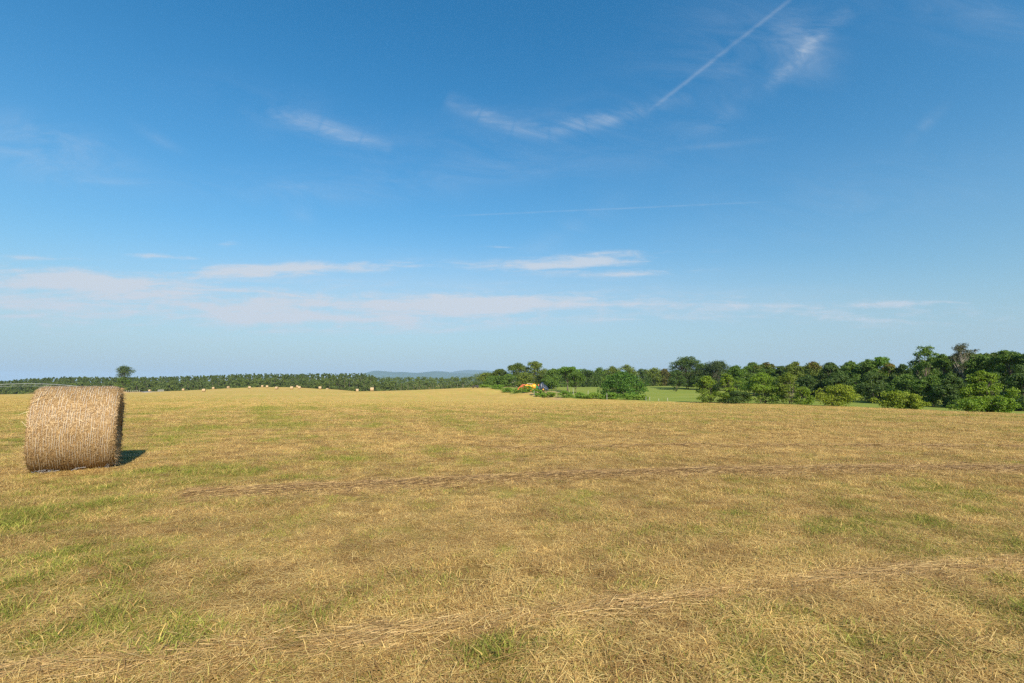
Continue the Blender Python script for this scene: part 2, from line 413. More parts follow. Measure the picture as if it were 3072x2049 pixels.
def green_field(x, y):
    """where the stubble is greening up"""
    a = fbm(x, y, 2.6, 17, 3); b = fbm(x, y, 11, 23, 3); c = fbm(x, y, 0.38, 37, 3)
    g = 0.30 * a + 0.20 * b + 0.50 * c
    q = (x + 0.52 * y) / 1.127                    # mower swaths run away to the left of centre
    st = np.sin(q * 2.05 + 2.2 * (fbm(x, y, 14, 53, 2) - 0.5)); g = g + 0.045 * st * smooth01(np.hypot(x, y), 6, 16)
    q2 = y - 0.12 * x; st2 = np.sin(q2 * 1.35 + 3 * (fbm(x, y, 9, 59, 2) - 0.5)); g = g + 0.030 * st2 * smooth01(y, 9, 20)
    g = g + 0.05 * smooth01(-x, 0.5, 4.0) * (1 - smooth01(np.hypot(x, y), 5, 14))       # greener towards the near left
    g = g + 0.03 * (1 - smooth01(y, 3.0, 6.0))
    for pts, wd in TRACKS:
        g = g + 0.11 * np.exp(-(seg_d(x, y, pts) / wd) ** 2)
    for gx, gy, rr, k in [(*ground0(200, 1520), 0.8, .14), (*ground0(60, 1560), 0.8, .15), (*ground0(430, 1690), .25, .16), (*ground0(490, 1945), .28, .2), (*ground0(560, 1885), .16, .22), (*ground0(1280, 1840), .17, .24),
                          (*ground0(3010, 1750), .2, .24), (*ground0(2850, 1480), .9, .12), (*ground0(2600, 1565), .2, .16), (*ground0(1450, 1960), .2, .16), (*ground0(1900, 1630), .15, .16), (*ground0(1760, 1495), .5, .12)]:
        g = g + k * np.exp(-((x - gx) ** 2 + (y - gy) ** 2) / rr ** 2)
    return g
# polar sheet: fine ahead, coarse behind, reaching the horizon
ang = np.unique(np.r_[np.linspace(-62, 62, 420), np.linspace(62, 298, 70)])
rad = np.r_[0.0, np.geomspace(0.6, 900, 230), np.geomspace(950, 16000, 24)]
A_, R_ = np.meshgrid(np.radians(ang[:-1]), rad[1:], indexing='ij')
gx = (np.sin(A_) * R_).ravel(); gy = (np.cos(A_) * R_).ravel()
gz = height(gx, gy)
na, nr = len(ang) - 1, len(rad) - 1
idx = np.arange(na * nr).reshape(na, nr)
i2 = np.roll(idx, -1, axis=0)
quads = np.stack([idx[:, :-1], idx[:, 1:], i2[:, 1:], i2[:, :-1]], -1).reshape(-1, 4)[:, ::-1]
cen = len(gx)
tri = np.stack([np.full(na, cen), idx[:, 0], i2[:, 0], i2[:, 0]], -1)
Vg = np.c_[np.r_[gx, 0], np.r_[gy, 0], np.r_[gz, hz(0, 0)]]
mead = np.r_[meadow_mask(gx, gy), 0.0]
gr = np.r_[smooth01(green_field(gx, gy), 0.44, 0.66) * 0.6, 0.2]
dirt = np.zeros(len(Vg))
for px, Y, wx, wy in ((1650, 136, 3.4, 5), (1610, 138, 2.5, 3), (1672, 122, 1.4, 4), (1500, 175, 5, 5), (395, 330, 12, 12)):
    p = onground(px, Y); dirt += np.exp(-((Vg[:, 0] - p[0]) / wx) ** 2 - ((Vg[:, 1] - p[1]) / wy) ** 2)
stub = 1 - smooth01(np.hypot(Vg[:, 0], Vg[:, 1]), 14, 75)  # mask for the darkened ground between near blades, fading out with distance
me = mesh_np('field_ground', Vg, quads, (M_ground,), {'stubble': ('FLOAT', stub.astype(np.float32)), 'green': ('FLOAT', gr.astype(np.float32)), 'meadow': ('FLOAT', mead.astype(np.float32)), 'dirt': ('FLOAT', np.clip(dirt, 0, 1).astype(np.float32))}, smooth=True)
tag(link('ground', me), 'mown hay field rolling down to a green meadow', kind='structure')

# ------------------------------------------------------------------ distant mountains
def mountains(name, prof, Y, depth, col, label):
    m, t, out = mat(name + '_woods')
    o = t.node('ShaderNodeTexCoord').outputs['Object']; n = t.noise(o, 0.004, 6, 0.6)
    principled(t, out, t.mix(n, tuple(c * 0.7 for c in col), tuple(c * 1.3 for c in col)), 0.95, 0.05)
    pxs = np.arange(prof[0][0], prof[-1][0] + 1, 6.0)
    tops = np.interp(pxs, [p[0] for p in prof], [p[1] for p in prof])
    k = np.hanning(9); k /= k.sum(); tops = np.convolve(np.pad(tops, 4, mode='edge'), k, 'valid')
    r = np.random.default_rng(5); tops = tops + np.convolve(r.normal(0, 1.0, len(tops) + 4), np.ones(5) / 5, 'valid')
    ridge = np.array([at(p, q, Y) for p, q in zip(pxs, tops)])
    rows = []
    for s in np.linspace(-1, 1, 15):
        e = np.cos(s * math.pi / 2) ** 1.3
        wob = (fbm(ridge[:, 0] + s * 700, np.full(len(ridge), s * 900.0), 420, 77, 4) - 0.5) * 90 * (1 - abs(s)) * abs(s) * 4
        rows.append(np.c_[ridge[:, 0] * (1 + s * depth / Y * 0.3), ridge[:, 1] + s * depth, -12 + (ridge[:, 2] + 12) * e + wob * (e > 0.05)])
    Vv = np.concatenate(rows); n_ = len(ridge)
    ii = np.arange(len(rows) * n_).reshape(len(rows), n_)
    q = np.stack([ii[:-1, :-1], ii[:-1, 1:], ii[1:, 1:], ii[1:, :-1]], -1).reshape(-1, 4)
    tag(link(name, mesh_np(name, Vv, q, (m,), smooth=True)), label, kind='structure')
mountains('hills', [(1040, 1145), (1090, 1124), (1120, 1114), (1150, 1113), (1185, 1117), (1215, 1116), (1245, 1120), (1270, 1117), (1300, 1114), (1330, 1114), (1360, 1119), (1400, 1120), (1430, 1122), (1500, 1130), (1560, 1140)], 9000, 1500, (0.05, 0.09, 0.05), 'blue wooded hills on the horizon')
mountains('hills', [(1250, 1150), (1330, 1122), (1370, 1113), (1400, 1110), (1440, 1111), (1500, 1114), (1600, 1120), (1700, 1130), (1800, 1150)], 12500, 1500, (0.05, 0.09, 0.05), 'paler farther hills on the horizon')
mountains('hills', [(2500, 1140), (2600, 1120), (2700, 1107), (2740, 1103), (2790, 1108), (2900, 1125), (3000, 1145)], 9500, 1300, (0.05, 0.09, 0.05), 'blue ridge in the gap between the right trees')

# ------------------------------------------------------------------ grass
def strips(base, direc, length, width, bend, nseg=2, wdir=None, r=None):
    """many tapered curved blades: base (n,3), unit direc (n,3) ; returns verts, faces"""
    n = len(base)
    up = np.array([0, 0, 1.0])
    side = np.cross(direc, up) if wdir is None else wdir
    side = side + 1e-6; side /= np.linalg.norm(side, axis=1, keepdims=True)
    vs = []
    for k in range(nseg + 1):
        s = k / nseg
        c = base + direc * (length * s)[:, None] + bend * (s * s)[:, None] if False else base + direc * (length * s)[:, None] + bend * (s * s)
        wd = (width * (1 - 0.85 * s ** 1.5) * 0.5)[:, None]
        vs += [c - side * wd, c + side * wd]
    Vv = np.stack(vs, 1).reshape(-1, 3)
    b = (np.arange(n) * 2 * (nseg + 1))[:, None]
    fs = [b + np.array([[2 * k, 2 * k + 1, 2 * k + 3, 2 * k + 2]]) for k in range(nseg)]
    return Vv, np.stack(fs, 1).reshape(-1, 4), 2 * (nseg + 1)
tufts = bpy.data.collections.new('tuft_shapes')
def tuft_mesh(name, seed, n, hmin, hmax, wid, spread, lean, lay=False, stubble=0.0):
    r = np.random.default_rng(seed)
    a = r.random(n) * 2 * math.pi; rr = spread * np.sqrt(r.random(n))
    base = np.c_[np.cos(a) * rr, np.sin(a) * rr, np.full(n, -0.004)]
    a2 = r.random(n) * 2 * math.pi
    if lay:
        base[:, 2] = r.random(n) * 0.018
        tilt = r.normal(0.0, 0.10, n)
        d = np.c_[np.cos(a2) * np.cos(tilt), np.sin(a2) * np.cos(tilt), np.abs(np.sin(tilt)) * 0.5]
        L = hmin + (hmax - hmin) * r.random(n)
        bend = np.c_[r.normal(0, 1, (n, 2)) * 0.12 * L[:, None], np.zeros(n)]
        base -= d * (L * 0.5)[:, None] * np.array([1, 1, 0])
    else:
        tl = np.abs(r.normal(0, lean, n))
        d = np.c_[np.cos(a2) * np.sin(tl), np.sin(a2) * np.sin(tl), np.cos(tl)]
        L = hmin + (hmax - hmin) * r.random(n) ** 1.6
        bend = np.c_[np.cos(a2), np.sin(a2), -0.5 * np.ones(n)] * (L * (0.15 + 0.45 * r.random(n)))[:, None]
    wd = wid * (0.6 + 0.8 * r.random(n))
    th = r.random(n) * math.pi; side = np.c_[np.cos(th), np.sin(th), np.zeros(n)]
    if lay: side = np.cross(d, np.array([0, 0, 1.0]))
    V_, F_, per = strips(base, d, L, wd, bend, 2, side)
    rn = np.repeat(r.random(n), per).astype(np.float32); rn2 = np.repeat(r.random(n), per).astype(np.float32)
    me = mesh_np(name, V_, F_, (M_grass,), {'rnd': ('FLOAT', rn), 'rnd2': ('FLOAT', rn2)})
    o = bpy.data.objects.new(name, me); tufts.objects.link(o)
NT_STUB, NT_GREEN, NT_LAY = 8, 6, 6
k = 0
for i in range(NT_STUB): tuft_mesh('tuft_%02d' % k, 100 + i, 40, 0.012, 0.052, 0.0034, 0.075, 0.62); k += 1
for i in range(NT_GREEN): tuft_mesh('tuft_%02d' % k, 200 + i, 26, 0.018, 0.085, 0.0044, 0.060, 0.55); k += 1
for i in range(NT_LAY): tuft_mesh('tuft_%02d' % k, 300 + i, 26, 0.04, 0.15, 0.0030, 0.10, 0.0, lay=True); k += 1

def scatter(name, pts, rot, scl, idx, tint, val, label, cat=None, group=None, kind='stuff'):
    me = bpy.data.meshes.new(name); me.vertices.add(len(pts)); me.vertices.foreach_set('co', pts.astype(np.float32).ravel())
    for nme, typ, arr, key in (('rot', 'FLOAT_VECTOR', rot, 'vector'), ('scl', 'FLOAT_VECTOR', scl, 'vector'), ('pick', 'INT', idx, 'value'), ('tint', 'FLOAT', tint, 'value'), ('val', 'FLOAT', val, 'value')):
        a = me.attributes.new(nme, typ, 'POINT'); a.data.foreach_set(key, np.ascontiguousarray(arr, dtype=np.int32 if typ == 'INT' else np.float32).ravel())
    o = link(name, me)
    o.modifiers.new('scatter', 'NODES').node_group = scatter_tree()
    return tag(o, label, cat, group, kind)
_st = None
def scatter_tree():
    global _st
    if _st: return _st
    g = bpy.data.node_groups.new('scatter', 'GeometryNodeTree')
    g.interface.new_socket('Geometry', in_out='INPUT', socket_type='NodeSocketGeometry')
    g.interface.new_socket('Geometry', in_out='OUTPUT', socket_type='NodeSocketGeometry')
    N = g.nodes; L = g.links
    gi = N.new('NodeGroupInput'); go = N.new('NodeGroupOutput'); iop = N.new('GeometryNodeInstanceOnPoints')
    ci = N.new('GeometryNodeCollectionInfo'); ci.inputs['Collection'].default_value = tufts
    ci.inputs['Separate Children'].default_value = True; ci.inputs['Reset Children'].default_value = True
    def na_(nm, typ):
        n = N.new('GeometryNodeInputNamedAttribute'); n.data_type = typ; n.inputs['Name'].default_value = nm
        return n.outputs['Attribute']
    L.new(gi.outputs[0], iop.inputs['Points']); L.new(ci.outputs[0], iop.inputs['Instance'])
    iop.inputs['Pick Instance'].default_value = True
    L.new(na_('pick', 'INT'), iop.inputs['Instance Index'])
    e2r = N.new('FunctionNodeEulerToRotation'); L.new(na_('rot', 'FLOAT_VECTOR'), e2r.inputs[0]); L.new(e2r.outputs[0], iop.inputs['Rotation'])
    L.new(na_('scl', 'FLOAT_VECTOR'), iop.inputs['Scale'])
    L.new(iop.outputs[0], go.inputs[0])
    _st = g
    return g
ROW1 = [ground0(*p) for p in ((560, 1482), (640, 1474), (1100, 1452), (1500, 1432), (2000, 1417), (2600, 1408), (3072, 1410), (3500, 1412))]
ROW2 = [ground0(*p) for p in ((-300, 2090), (0, 2042), (400, 1995), (900, 1930), (1500, 1872), (1750, 1842), (2300, 1772), (2700, 1718), (3072, 1690), (3500, 1660))]
ROWS = [(ROW1, 0.34), (ROW2, 0.17)]
def grass_zone(y0, y1, density, s0, lay_frac, seed, gapk=0.50):
    r = np.random.default_rng(seed)
    tanh = 1.28
    n = int(tanh * (y1 * y1 - y0 * y0) * density)
    y = np.sqrt(y0 * y0 + (y1 * y1 - y0 * y0) * r.random(n)); x = (r.random(n) * 2 - 1) * (tanh * y + 1.2)
    keep = meadow_mask(x, y) < 0.5
    # none under the big bale
    b = (np.abs((x - BALE_C[0]) * BALE_AX[0] + (y - BALE_C[1]) * BALE_AX[1]) < 0.55) & (np.abs(-(x - BALE_C[0]) * BALE_AX[1] + (y - BALE_C[1]) * BALE_AX[0]) < 0.2)
    keep &= ~b
    keep &= (fbm(x, y, 0.24, 401, 3) + 0.25 * r.random(n) > gapk) | (y > 20)
    keep &= r.random(n) > smooth01(y, 50, 150) * 0.97
    x, y = x[keep], y[keep]; n = len(x)
    g = green_field(x, y)
    thin = fbm(x, y, 1.6, 55, 3)
    rd = np.full(n, 9.0)
    for pts, wd in ROWS: rd = np.minimum(rd, seg_d(x, y, pts) / wd)
    tint = np.clip(0.36 + (g - 0.52) * 1.9 - 0.35 * np.exp(-rd ** 2), 0, 0.78)
    u = r.random(n)
    isg = u < smooth01(tint, 0.30, 0.85) * 0.55 + 0.05
    isl = (~isg) & (r.random(n) < lay_frac + 0.5 * smooth01(1 - thin, 0.45, 0.65) * lay_frac)
    pick = np.where(isg, NT_STUB + r.integers(0, NT_GREEN, n), np.where(isl, NT_STUB + NT_GREEN + r.integers(0, NT_LAY, n), r.integers(0, NT_STUB, n)))
    tt = np.where(isg, np.clip(tint + 0.12 * r.random(n), 0, 1), np.where(isl, tint * 0.5, tint))
    sc = s0 * (0.65 + 0.7 * r.random(n)) * (0.75 + 0.5 * thin)
    sc = np.where(isg, sc * (0.85 + 0.6 * smooth01(tint, 0.5, 1.0)), sc)
    hs = sc * np.where(isl, 1.0, (0.8 + 0.4 * r.random(n)))
    val = 0.78 + 0.44 * r.random(n); val *= 0.80 + 0.40 * fbm(x, y, 0.45, 71, 3)
    rot = np.c_[r.normal(0, 0.05, n), r.normal(0, 0.05, n), r.random(n) * 6.283]
    return np.c_[x, y, height(x, y)], rot, np.c_[sc, sc, hs], pick, tt, val
BALE_R0 = np.array(ground0(352, 1398)); BALE_AX = np.array([math.cos(math.radians(35.5)), math.sin(math.radians(35.5))]); BALE_LEN = 1.24
BALE_L0 = BALE_R0 - BALE_AX * BALE_LEN
BALE_N = np.array([-BALE_AX[1], BALE_AX[0]])                # points away from the camera
BALE_C = (BALE_L0 + BALE_R0) / 2 + BALE_N * 0.10
BALE_R = 0.79
zones = [grass_zone(1.6, 4.5, 760, 1.22, 0.45, 1), grass_zone(4.5, 7.0, 900, 1.02, 0.42, 5), grass_zone(7.0, 16.0, 300, 1.2, 0.35, 2), grass_zone(16.0, 40.0, 60, 1.7, 0.25, 3), grass_zone(40.0, 150.0, 7.5, 2.6, 0.10, 4)]
Z = [np.concatenate([z[i] for z in zones]) for i in range(6)]
scatter('grass', *Z, 'short mown grass, straw coloured with green patches')

# long straw left in two rake lines
def rake_line(name, pts, wd, density, lmin, lmax, wid, label, seed, pile):
    r = np.random.default_rng(seed)
    P_ = np.array(pts); seg = np.diff(P_, axis=0); sl = np.hypot(*seg.T); cum = np.r_[0, np.cumsum(sl)]
    n = int(cum[-1] * density); s = r.random(n) * cum[-1]
    keep = r.random(n) < 0.12 + 1.1 * vnoise(s, s * 0, 0.9, seed) ** 1.5 + 0.2 * vnoise(s, s * 0, 3.0, seed + 5); s = s[keep]; n = len(s)
    i = np.clip(np.searchsorted(cum, s) - 1, 0, len(sl) - 1); t = (s - cum[i]) / sl[i]
    c = P_[i] + seg[i] * t[:, None]; th = np.arctan2(seg[i, 1], seg[i, 0])
    off = r.normal(0, 1, n) * wd * (0.6 + 0.8 * vnoise(s, s * 0 + 9, 0.6, seed + 1)) + (vnoise(s, s * 0 + 4, 1.3, seed + 2) - 0.5) * wd * 1.6
    c = c + np.c_[-np.sin(th), np.cos(th)] * off[:, None]
    a = th + r.normal(0, 0.42, n) + (vnoise(s, off * 3, 0.5, seed + 3) - 0.5) * 0.9
    tl = np.abs(r.normal(0, 0.06, n))
    d = np.c_[np.cos(a) * np.cos(tl), np.sin(a) * np.cos(tl), np.sin(tl)]
    L = lmin + (lmax - lmin) * r.random(n)
    z = height(c[:, 0], c[:, 1]) + 0.012 + pile * np.exp(-(off / wd) ** 2) * r.random(n)
    base = np.c_[c, z] - d * (L / 2)[:, None] * np.array([1, 1, 0])
    bend = np.c_[r.normal(0, 0.10, (n, 2)) * L[:, None], -0.01 * np.ones(n)]
    roll = r.normal(0, 0.6, n); sd_ = np.cross(d, np.array([0, 0, 1.0])); sd_ /= np.linalg.norm(sd_, axis=1, keepdims=True)
    side = sd_ * np.cos(roll)[:, None] + np.array([0, 0, 1.0]) * np.sin(roll)[:, None]
    V_, F_, per = strips(base, d, L, wid * (0.6 + 0.8 * r.random(n)), bend, 3, side)
    me = mesh_np(name, V_, F_, (M_straw,), {'rnd': ('FLOAT', np.repeat(r.random(n), per).astype(np.float32))})
    return tag(link(name, me), label, kind='stuff')
def straw_mat(name, dark, mid, light):
    m, t, out = mat(name); r = attr(t, 'rnd')
    c = t.mix(t.sstep(r, 0.0, 0.55), dark, mid); c = t.mix(t.sstep(r, 0.5, 1.0), c, light)
    p = principled(t, out, c, 0.55, 0.25)
    return m
M_straw = straw_mat('loose_straw', (0.20, 0.115, 0.045), (0.40, 0.25, 0.095), (0.58, 0.41, 0.17))
M_straw_d = M_straw
rake_line('loose_hay', ROW2, 0.15, 1900, 0.06, 0.24, 0.0028, 'thin line of raked straw across the near foreground', 41, 0.03)
M_straw = straw_mat('brown_straw', (0.13, 0.075, 0.034), (0.30, 0.18, 0.068), (0.52, 0.355, 0.14))
rake_line('loose_hay', ROW1, 0.27, 4600, 0.05, 0.22, 0.0044, 'brown line of leftover raked hay crossing the middle of the field', 43, 0.05)

ROW3 = [ground0(*p) for p in ((1480, 1347), (1800, 1341), (2200, 1337), (2600, 1338), (3072, 1342), (3400, 1346))]
rake_line('loose_hay', ROW3, 0.22, 600, 0.06, 0.24, 0.0060, 'faint broken line of brown hay farther out on the right', 47, 0.05)

# ------------------------------------------------------------------ hay bales
def bale_hay_mat():
    m, t, out = mat('pressed_hay')
    o = t.node('ShaderNodeTexCoord').outputs['Object']
    a = t.noise(o, 45.0, 5, 0.7); b = t.noise(o, 9.0, 4, 0.6)
    c = t.mix(t.sstep(a, 0.3, 0.7), (0.19, 0.11, 0.048), (0.36, 0.23, 0.10))
    c = t.mix(t.m('MULTIPLY', t.sstep(b, 0.5, 0.75), 0.4), c, (0.30, 0.18, 0.08))
    principled(t, out, c, 0.9, 0.1, bump(t, a, 0.8, 0.02)); return m
M_hay = bale_hay_mat()
M_bale_straw = straw_mat('bale_straw', (0.20, 0.115, 0.048), (0.38, 0.245, 0.108), (0.54, 0.385, 0.195))
M_stalk = simple('pale_stalk', (0.72, 0.58, 0.33), 0.6, 0.2)
M_net = simple('net_wrap', (0.66, 0.56, 0.42), 0.45, 0.4, var=0.1)
M_netgrey = simple('torn_net', (0.30, 0.29, 0.285), 0.5, 0.4, var=0.2)
def bale_surface(length, R, rounding, nth, nprof, seed, rough):
    """revolve a rounded profile about the x axis; open ends closed by caps"""
    h = length / 2; prof = []
    for s in np.linspace(-h + rounding, h - rounding, nprof): prof.append((s, R))
    arc = [(h - rounding + rounding * math.sin(a), R - rounding + rounding * math.cos(a)) for a in np.linspace(0.2, math.pi / 2, 5)]
    left = [(-s, r) for s, r in arc][::-1]
    prof = left + prof + arc
    prof = np.array(prof)
    th = np.linspace(0, 2 * math.pi, nth, endpoint=False)
    X = np.repeat(prof[:, 0][:, None], nth, 1); Rr = np.repeat(prof[:, 1][:, None], nth, 1)
    nz = fbm(X * 1.0, np.cos(th)[None] * 2 + np.sin(th)[None] * 3.1 + 0 * X, 0.35, seed, 3) - 0.5
    Rr = Rr + nz * rough
    V_ = np.stack([X, Rr * np.cos(th)[None], Rr * np.sin(th)[None]], -1).reshape(-1, 3)
    ii = np.arange(len(prof) * nth).reshape(len(prof), nth); jj = np.roll(ii, -1, 1)
    q = np.stack([ii[:-1], ii[1:], jj[1:], jj[:-1]], -1).reshape(-1, 4)
    return V_, q, ii
def caps(V_, ii, rough, seed):
    r = np.random.default_rng(seed); parts = []
    nth = ii.shape[1]
    for ring, sgn in ((ii[0], -1), (ii[-1], 1)):
        edge = V_[ring]; rows = [edge]
        for f in (0.93, 0.8, 0.6, 0.4, 0.2, 0.02):
            p = edge * np.array([1, f, f]); p[:, 0] = edge[:, 0] + sgn * (0.02 * (1 - f) + r.normal(0, rough, nth)); rows.append(p)
        Vc = np.concatenate(rows); k = np.arange(len(Vc)).reshape(len(rows), nth); k2 = np.roll(k, -1, 1)
        q = np.stack([k[:-1], k2[:-1], k2[1:], k[1:]], -1).reshape(-1, 4)
        parts.append((Vc, q if sgn > 0 else q[:, ::-1]))
    return parts
def big_bale():
    L = BALE_LEN - 0.02; R = BALE_R
    rz = math.atan2(BALE_AX[1], BALE_AX[0])
    root = empty('hay_bale', (BALE_C[0], BALE_C[1], hz(*BALE_C) - 0.035), rz)
    tag(root, 'large net-wrapped round hay bale in the left foreground', 'hay bale', 'round hay bales in the field')
    V_, q, ii = bale_surface(L, R, 0.13, 96, 22, 3, 0.03)
    V_ = V_ * np.array([1, 1, 1.0]); V_[:, 2] = np.maximum(V_[:, 2], -R * 0.985)       # settled flat underneath
    up = np.array([0, 0, R * 0.985])
    link('rolled_hay', mesh_np('rolled_hay', V_ + up, q, (M_hay,), smooth=True), root)
    for Vc, qc in caps(V_, ii, 0.012, 8): link('end_face', mesh_np('end_face', Vc + up, qc, (M_hay,), smooth=True), root)
    # straw pressed on the round side
    r = np.random.default_rng(21); n = 19000
    th = r.random(n) * 2 * math.pi; s = (r.random(n) - 0.5) * (L - 0.01)
    er = np.c_[np.zeros(n), np.cos(th), np.sin(th)]; et = np.c_[np.zeros(n), -np.sin(th), np.cos(th)]; ex = np.tile([1.0, 0, 0], (n, 1))
    ov = np.clip(np.abs(s) - (L / 2 - 0.13), 0, 0.126); drop = 0.13 - np.sqrt(0.13 ** 2 - ov ** 2)
    base = er * (R + 0.002 + 0.012 * r.random(n) - drop)[:, None] + ex * s[:, None]
    a = r.normal(0, 0.75, n) + np.where(r.random(n) < 0.35, math.pi / 2, 0); ca, sa = np.cos(a)[:, None], np.sin(a)[:, None]
    d = et * ca + ex * sa; d = d + er * r.normal(0.0, 0.018, n)[:, None]; d /= np.linalg.norm(d, axis=1, keepdims=True)
    Ln = 0.02 + 0.075 * r.random(n) ** 1.5; side = et * -sa + ex * ca
    V2, F2, per = strips(base - d * (Ln / 2)[:, None], d, Ln, 0.004 + 0.005 * r.random(n), -er * (Ln * Ln * 0.5)[:, None], 2, side)
    V2 = V2 + up
    ok = (V2[:, 2] > 0.004).reshape(-1, per).all(1)
    V2 = V2.reshape(-1, per, 3)[ok].reshape(-1, 3); nn = ok.sum()
    F2 = F2.reshape(-1, 2, 4)[:nn].reshape(-1, 4)
    o = link('pressed_straw', mesh_np('pressed_straw', V2, F2, (M_bale_straw,), {'rnd': ('FLOAT', np.repeat(r.random(nn), per).astype(np.float32))}), root); o['kind'] = 'stuff'
    # shaggy straw standing out of both ends
    n = 3200; sg = np.where(r.random(n) < 0.7, 1.0, -1.0); rr = R * np.sqrt(r.random(n)) * 0.98; th = r.random(n) * 2 * math.pi
    er = np.c_[np.zeros(n), np.cos(th), np.sin(th)]; et = np.c_[np.zeros(n), -np.sin(th), np.cos(th)]
    base = er * rr[:, None] + np.c_[sg * (L / 2 - 0.02), np.zeros(n), np.zeros(n)]
    d = np.c_[sg * (0.25 + 0.5 * r.random(n)), np.zeros(n), np.zeros(n)] + et * r.normal(0, 0.8, n)[:, None] + er * r.normal(0.1, 0.3, n)[:, None] + np.array([0, 0, -0.25])
    d /= np.linalg.norm(d, axis=1, keepdims=True); Ln = 0.03 + 0.12 * r.random(n) ** 2
    V3, F3, per = strips(base, d, Ln, 0.004 + 0.004 * r.random(n), np.tile([0, 0, -0.02], (n, 1)), 2, er)
    V3 = V3 + up; V3[:, 2] = np.maximum(V3[:, 2], 0.005)
    o = link('end_straw', mesh_np('end_straw', V3, F3, (M_bale_straw,), {'rnd': ('FLOAT', np.repeat(r.random(n), per).astype(np.float32))}), root); o['kind'] = 'stuff'
    # a few long stalks poking out at the left end
    mb = MB()
    for (z, y, ln, a) in ((1.16, -0.55, 0.17, -0.45), (0.88, -0.74, 0.13, 0.95), (0.55, -0.66, 0.06, -0.2)):
        p0 = Vector((-L / 2 + 0.03, y, z)); mb = MB(); mb.tube([p0, p0 + Vector((-ln * math.cos(a), -0.01, ln * math.sin(a)))], [0.005, 0.003], 4)
        mb.build('stalk', M_stalk, root)
    # net wrap: bands of thin cord round the bale, broken where the hay has worked through
    mb = MB(); r2 = random.Random(4)
    ncord = 34
    for i in range(ncord):
        s0 = -L / 2 + 0.05 + (L - 0.10) * i / (ncord - 1)
        t0 = 0.0
        while t0 < 6.28:
            ln = r2.uniform(0.15, 0.7); gap = r2.uniform(0.03, 0.35)
            t1 = min(t0 + ln, 6.27); pts = []
            m = max(2, int((t1 - t0) / 0.09))
            for j in range(m + 1):
                t_ = t0 + (t1 - t0) * j / m
                ov_ = max(0.0, min(0.126, abs(s0) - (L / 2 - 0.13))); rr_ = R + 0.013 - (0.13 - math.sqrt(0.13 ** 2 - ov_ ** 2))
                z = rr_ * math.sin(t_)
                pts.append((s0 + 0.006 * math.sin(t_ * 9 + i) + 0.004 * math.sin(t_ * 31 + i * 2), rr_ * math.cos(t_), max(z, -R * 0.985 + 0.003) + R * 0.985))
            mb.tube(pts, r2.uniform(0.0016, 0.0030), 4, caps=False)
            t0 = t1 + gap
    o = mb.build('net_wrap', M_net, root); o['kind'] = 'stuff'
    # torn net bunched along the ground
    r3 = random.Random(9); mb = MB()
    for i in range(26):
        x0 = r3.uniform(-L / 2 + 0.02, L / 2 - 0.15) if i > 15 else r3.gauss(-L / 2 + 0.14, 0.05)
        y0 = -R * 0.42 + r3.uniform(-0.10, 0.06); pts = []; zz = r3.uniform(0.03, 0.10)
        for j in range(6):
            pts.append((x0 + j * r3.uniform(0.01, 0.045), y0 + r3.uniform(-0.03, 0.03), max(0.008, zz + r3.uniform(-0.03, 0.035))))
        mb.tube(pts, 0.0038, 4, caps=False)
    loop = [(0.42 + 0.10 * math.cos(t_) * 1.0, -R * 0.45 - 0.02, 0.10 + 0.085 * math.sin(t_)) for t_ in np.linspace(math.pi, 2 * math.pi + 0.6, 12)]
    mb.tube(loop, 0.005, 4, caps=False)
    for j in range(14):
        a0 = r3.uniform(0.44, 0.6); mb.tube([(a0, -R * 0.5, r3.uniform(0.02, 0.1)), (a0 + r3.uniform(-.05, .06), -R * 0.62, r3.uniform(0.12, 0.2))], 0.003, 4, caps=False)
    o = mb.build('torn_net', M_netgrey, root); o['kind'] = 'stuff'
    return root
big_bale()

def far_bale_proto():
    L, R = 1.3, 0.75
    V_, q, ii = bale_surface(L, R, 0.08, 24, 5, 12, 0.03)
    V_[:, 2] = np.maximum(V_[:, 2], -R * 0.98); up = np.array([0, 0, R * 0.97])
    side = mesh_np('rolled_hay', V_ + up, q, (M_far_bale,), smooth=True)
    cp = [mesh_np('end_face', Vc + up, qc, (M_hay,), smooth=True) for Vc, qc in caps(V_, ii, 0.01, 3)]
    return side, cp
M_far_bale = simple('net_wrapped_hay', (0.44, 0.31, 0.17), 0.8, 0.15, var=0.2, scale=14)
FAR = [(1116, 190, 10, 'round hay bale alone in the dip of the field before the wood'),
       (1071, 255, 25, 'small pale bale just left of the lone bale in the dip'),
       (982, 300, -20, 'far bale on the crest slope, left of the dip, rightmost of the crest row'),
       (898, 262, 15, 'far bale low on the slope right of the crest cluster'),
       (875, 245, 10, 'far bale in the crest cluster, left of its low right pair'),
       (891, 330, 40, 'far bale standing on the crest above the low pair'),
       (830, 255, -10, 'far bale lying lowest at the middle of the crest cluster'),
       (801, 300, 20, 'far bale just below the crest beside the skyline bale'),
       (787, 332, 5, 'far bale against the wood on the highest part of the crest'),
       (748, 285, 30, 'far bale below the crest between the skyline bales'),
       (685, 326, -15, 'far bale on the crest, third from the left of the row'),
       (640, 326, 10, 'far bale on the crest, second from the left of the row'),
       (611, 240, 15, 'far bale with a reddish end, left on the crest slope'),
       (550, 325, 0, 'far bale on the skyline left of the reddish bale'),
       (449, 330, 0, 'far bale near the grey farm track, leftmost of the row'),
       (960, 250, 12, 'tiny far bale on the slope between cluster and dip')]
side_me, cap_me = far_bale_proto()
for px, Y, rz, lab in FAR:
    p = onground(px, Y)
    root = empty('hay_bale', p, math.radians(rz) - 0.55 * (px - CX) / F * 0.3); tag(root, lab, 'hay bale', 'round hay bales in the field')
    link('rolled_hay', side_me, root)
    for c in cap_me: link('end_face', c, root)

